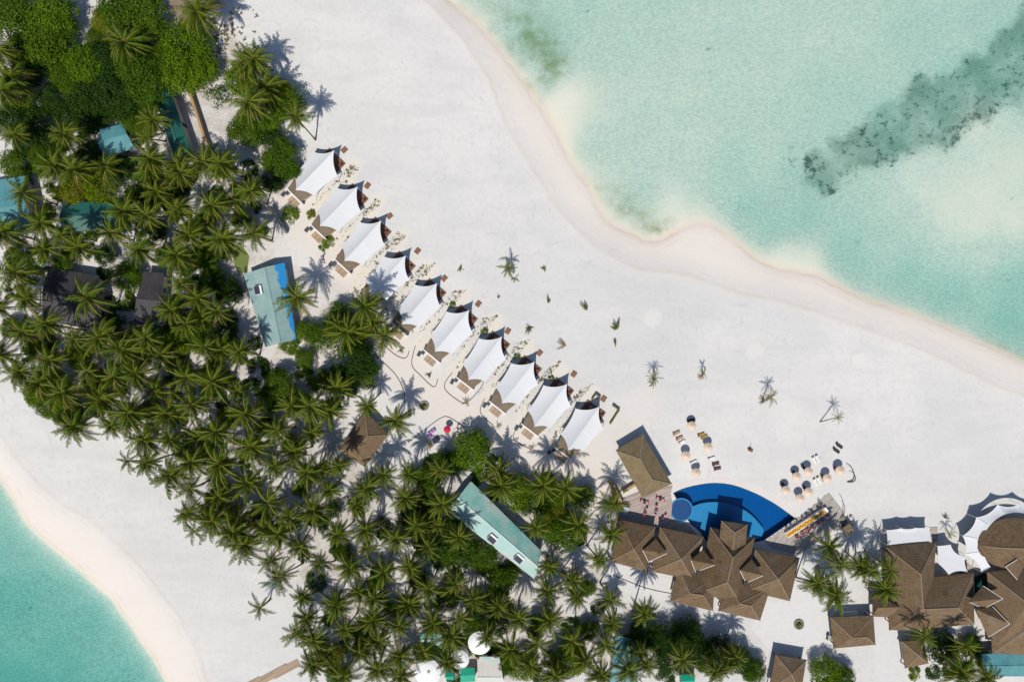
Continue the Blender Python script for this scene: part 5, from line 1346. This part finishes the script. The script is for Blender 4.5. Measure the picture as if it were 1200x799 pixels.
# broadleaf trees
TREES = [(20,20,25,'b'),(52,14,24,'a'),(45,50,22,'b'),(66,32,17,'b'),(22,58,18,'b'),(118,22,15,'y'),(135,10,21,'b'),(163,14,22,'b'),(178,30,13,'b'),(97,72,22,'a'),(74,86,16,'b'),(122,66,21,'c'),(152,74,21,'b'),(130,98,22,'c'),(166,96,22,'b'),(98,112,20,'c'),(60,112,16,'c'),(214,50,23,'a'),(208,80,22,'a'),(228,74,19,'a'),(186,78,16,'b'),(175,118,14,'b'),
 (277,92,16,'a'),(320,104,16,'a'),(334,117,19,'b'),(286,150,19,'b'),(308,136,17,'a'),(325,182,20,'b'),(338,200,13,'b'),(314,160,13,'c'),(316,212,13,'c'),
 (10,140,17,'c'),(40,142,17,'c'),(45,182,14,'b'),(100,184,15,'c'),(80,224,14,'y'),(112,218,15,'a'),(160,216,16,'c'),(172,236,11,'b'),(145,325,17,'a'),(216,308,15,'b'),(242,304,13,'a'),(70,308,12,'a'),(12,190,15,'b'),(100,140,14,'c'),
 (410,424,23,'c'),(427,444,13,'b'),(325,452,19,'b'),(312,470,14,'b'),(378,392,18,'b'),(398,372,17,'b'),(420,388,14,'y'),(356,420,10,'b'),(376,448,14,'b'),(345,470,13,'c'),
 (551,527,21,'a'),(605,579,19,'a'),(628,590,19,'b'),(648,582,16,'b'),(682,584,15,'b'),(661,626,21,'b'),(650,605,14,'y'),(500,565,15,'b'),(535,545,12,'b'),(508,628,31,'c'),(536,650,21,'b'),(565,655,17,'b'),(588,686,17,'b'),(486,610,17,'c'),(500,600,16,'b'),(540,612,12,'c'),
 (498,765,14,'b'),(612,784,16,'a'),(666,776,18,'a'),(670,760,12,'b'),(756,744,16,'c'),(765,753,11,'b'),(785,748,17,'c'),(794,757,12,'b'),(806,742,15,'c'),(815,751,10,'b'),(818,768,16,'c'),(827,777,11,'b'),(845,762,15,'c'),(854,771,10,'b'),(868,776,16,'c'),(877,785,11,'b'),(886,788,14,'b'),(788,778,17,'c'),(970,792,16,'a'),(990,796,13,'b'),(1108,762,19,'c'),(1152,772,10,'b'),(1140,758,12,'c'),(385,770,15,'y'),(395,792,15,'b'),(730,790,12,'c'),(740,760,13,'b'),(566,715,16,'c'),(585,735,13,'c'),(205,400,16,'a'),(232,402,14,'b'),(170,410,15,'c'),(105,455,14,'b'),(60,450,16,'a'),(75,472,12,'a'),(80,490,16,'c'),(250,430,13,'c'),(238,440,9,'a'),
 (5,5,18,'c'),(140,400,13,'b'),(150,425,12,'b'),(90,420,13,'b'),(115,450,12,'a'),(175,480,11,'b'),(245,455,12,'b'),(205,430,11,'c'),(265,490,12,'b'),(215,530,11,'b'),(240,530,11,'c'),(245,595,12,'b'),(270,600,11,'b'),(300,610,12,'c'),(310,500,12,'b'),(340,520,11,'b'),(350,575,9,'b'),(390,600,9,'c'),(400,650,10,'b'),(440,680,11,'b'),(460,715,11,'b'),(425,760,12,'b'),(490,680,12,'c'),(520,705,13,'b'),(555,735,12,'b'),(590,780,12,'b'),(630,735,12,'b'),(690,740,11,'b'),(645,775,11,'c'),(690,690,9,'b'),(235,290,12,'b'),(180,270,12,'c'),(280,255,12,'b'),(60,330,11,'b'),(15,300,12,'b'),(10,385,12,'b'),(245,325,12,'b'),(190,395,12,'b'),(40,410,12,'b'),(85,100,16,'b'),(110,88,18,'b'),(140,118,18,'c'),(75,130,16,'c'),(20,110,16,'b'),(115,128,14,'c'),(190,60,14,'b'),(60,70,12,'b'),(25,80,16,'c'),(150,48,16,'b'),(110,45,12,'b'),(30,170,14,'c'),(60,170,12,'c'),(142,196,14,'c'),(195,230,14,'c'),(40,460,15,'a'),(52,475,13,'b'),(70,486,12,'b'),(100,205,12,'b'),(150,140,12,'b'),(165,150,10,'b'),(235,262,12,'b'),(120,300,12,'c'),(192,300,13,'b'),(130,380,14,'c'),(260,330,14,'c'),(270,345,12,'c'),(520,540,12,'b'),(225,380,16,'b'),(260,390,15,'c'),(358,388,12,'a'),(436,430,9,'b')]
TLAB = {'a':'bright green broadleaf tree with dense leafy crown','b':'mid green broadleaf tree with lumpy leafy crown','c':'dark green broadleaf tree with shadowy crown','y':'broadleaf tree with yellow tinged leafy crown'}
def tzone(x,y):
    if y < 240 and x < 240: return 'in the thick wood around the green roofs','wood around the green roofs'
    if y < 240: return 'in the clump beside the last tent','clump beside the last tent'
    if x < 470 and y < 480 and x > 300: return 'near the blue grey tin roof','trees near the blue grey roof'
    if x < 470: return 'within the palm grove','trees within the palm grove'
    if x < 720: return 'around the turquoise roofed house','trees around the turquoise house'
    if x < 900: return 'below the restaurant','trees below the restaurant'
    return 'beside the thatched huts and hall','trees beside the hall'
for (x,y,r_,k) in TREES:
    z,g = tzone(x,y); m_ = near(x,y,50); g = 'trees '+('close to '+m_ if m_ else z); tree(x,y,r_,k,TLAB[k].split(' with')[0].replace('broadleaf',('small ' if r_ < 15 else 'wide ')+'broadleaf')+' '+('close to '+m_ if m_ else z),g)
tree(250,112,13,'b','thin open crowned tree on sand beside the brown garden wall',None,3.5,True)
shrub(339,251,10,'a','round bright green shrub on the sand behind the ninth tent',None,1.8)
shrub(384,283,8,'a','bright green hedge shrub at the rear corner of the ninth tent',None,1.2); 
shrub(378,289,6,'a','small bright green shrub beside the hedge shrub of the ninth tent',None,1.0)
shrub(364,251,6,'y','yellow green shrub beside the rear roof of the ninth tent',None,1.2)
shrub(352,428,6,'b','lone round green shrub on sand below the blue grey tin roof',None,1.3)
shrub(1073,790,8,'a','round green bush on sand below the small pyramid thatched hut',None,1.5)
for k,(x,y) in enumerate(((530,357),(568,388),(606,417),(646,443))):
    shrub(x,y,4,'a','green shrub at the front deck corner of a white tent','shrubs at tent deck corners',0.9)
# shady undergrowth between the palms
REG = [([(0,100),(60,100),(110,180),(190,190),(310,190),(330,240),(300,300),(275,310),(285,400),(430,400),(420,465),(380,480),(330,500),(280,470),(215,470),(120,480),(70,480),(0,430)],25,0.80),
       ([(485,560),(545,515),(690,565),(685,640),(640,680),(600,730),(540,720),(490,650)],24,0.8),
       ([(470,690),(560,700),(640,740),(720,700),(735,799),(590,799),(470,799)],26,0.75),
       ([(735,725),(830,740),(895,795),(735,799)],24,0.85),
       ([(130,480),(300,470),(330,560),(300,640),(240,600),(170,540)],27,0.7),
       ([(340,520),(440,560),(470,690),(440,790),(370,790),(350,680),(320,600)],30,0.42),
       ([(1095,745),(1160,745),(1150,799),(1095,799)],22,0.7)]
gr = random.Random(33); SH = 0
for poly,stp,prob in REG:
    xs = [p[0] for p in poly]; ys = [p[1] for p in poly]
    y = min(ys)
    while y < max(ys):
        x = min(xs)
        while x < max(xs):
            q = (x+gr.uniform(-.45,.45)*stp, y+gr.uniform(-.45,.45)*stp)
            if gr.random() < prob and inpoly(*q,poly) and not any(inpoly(*q,n) for n in NOGO) and not any((q[0]-t_[0])**2+(q[1]-t_[1])**2 < (t_[2]*0.75)**2 for t_ in TREES):
                shrub(q[0],q[1],gr.uniform(6,13),gr.choice('bbcccca'),'low undergrowth shrub beneath the palms'+(' close to '+near(*q,60) if near(*q,60) else ''),'undergrowth beneath the palms',gr.uniform(0.8,2.2)); SH += 1
            x += stp
        y += stp
print('palms', NPALM, 'trees', len(TREES), 'undergrowth', SH, 'objects', len(bpy.data.objects))
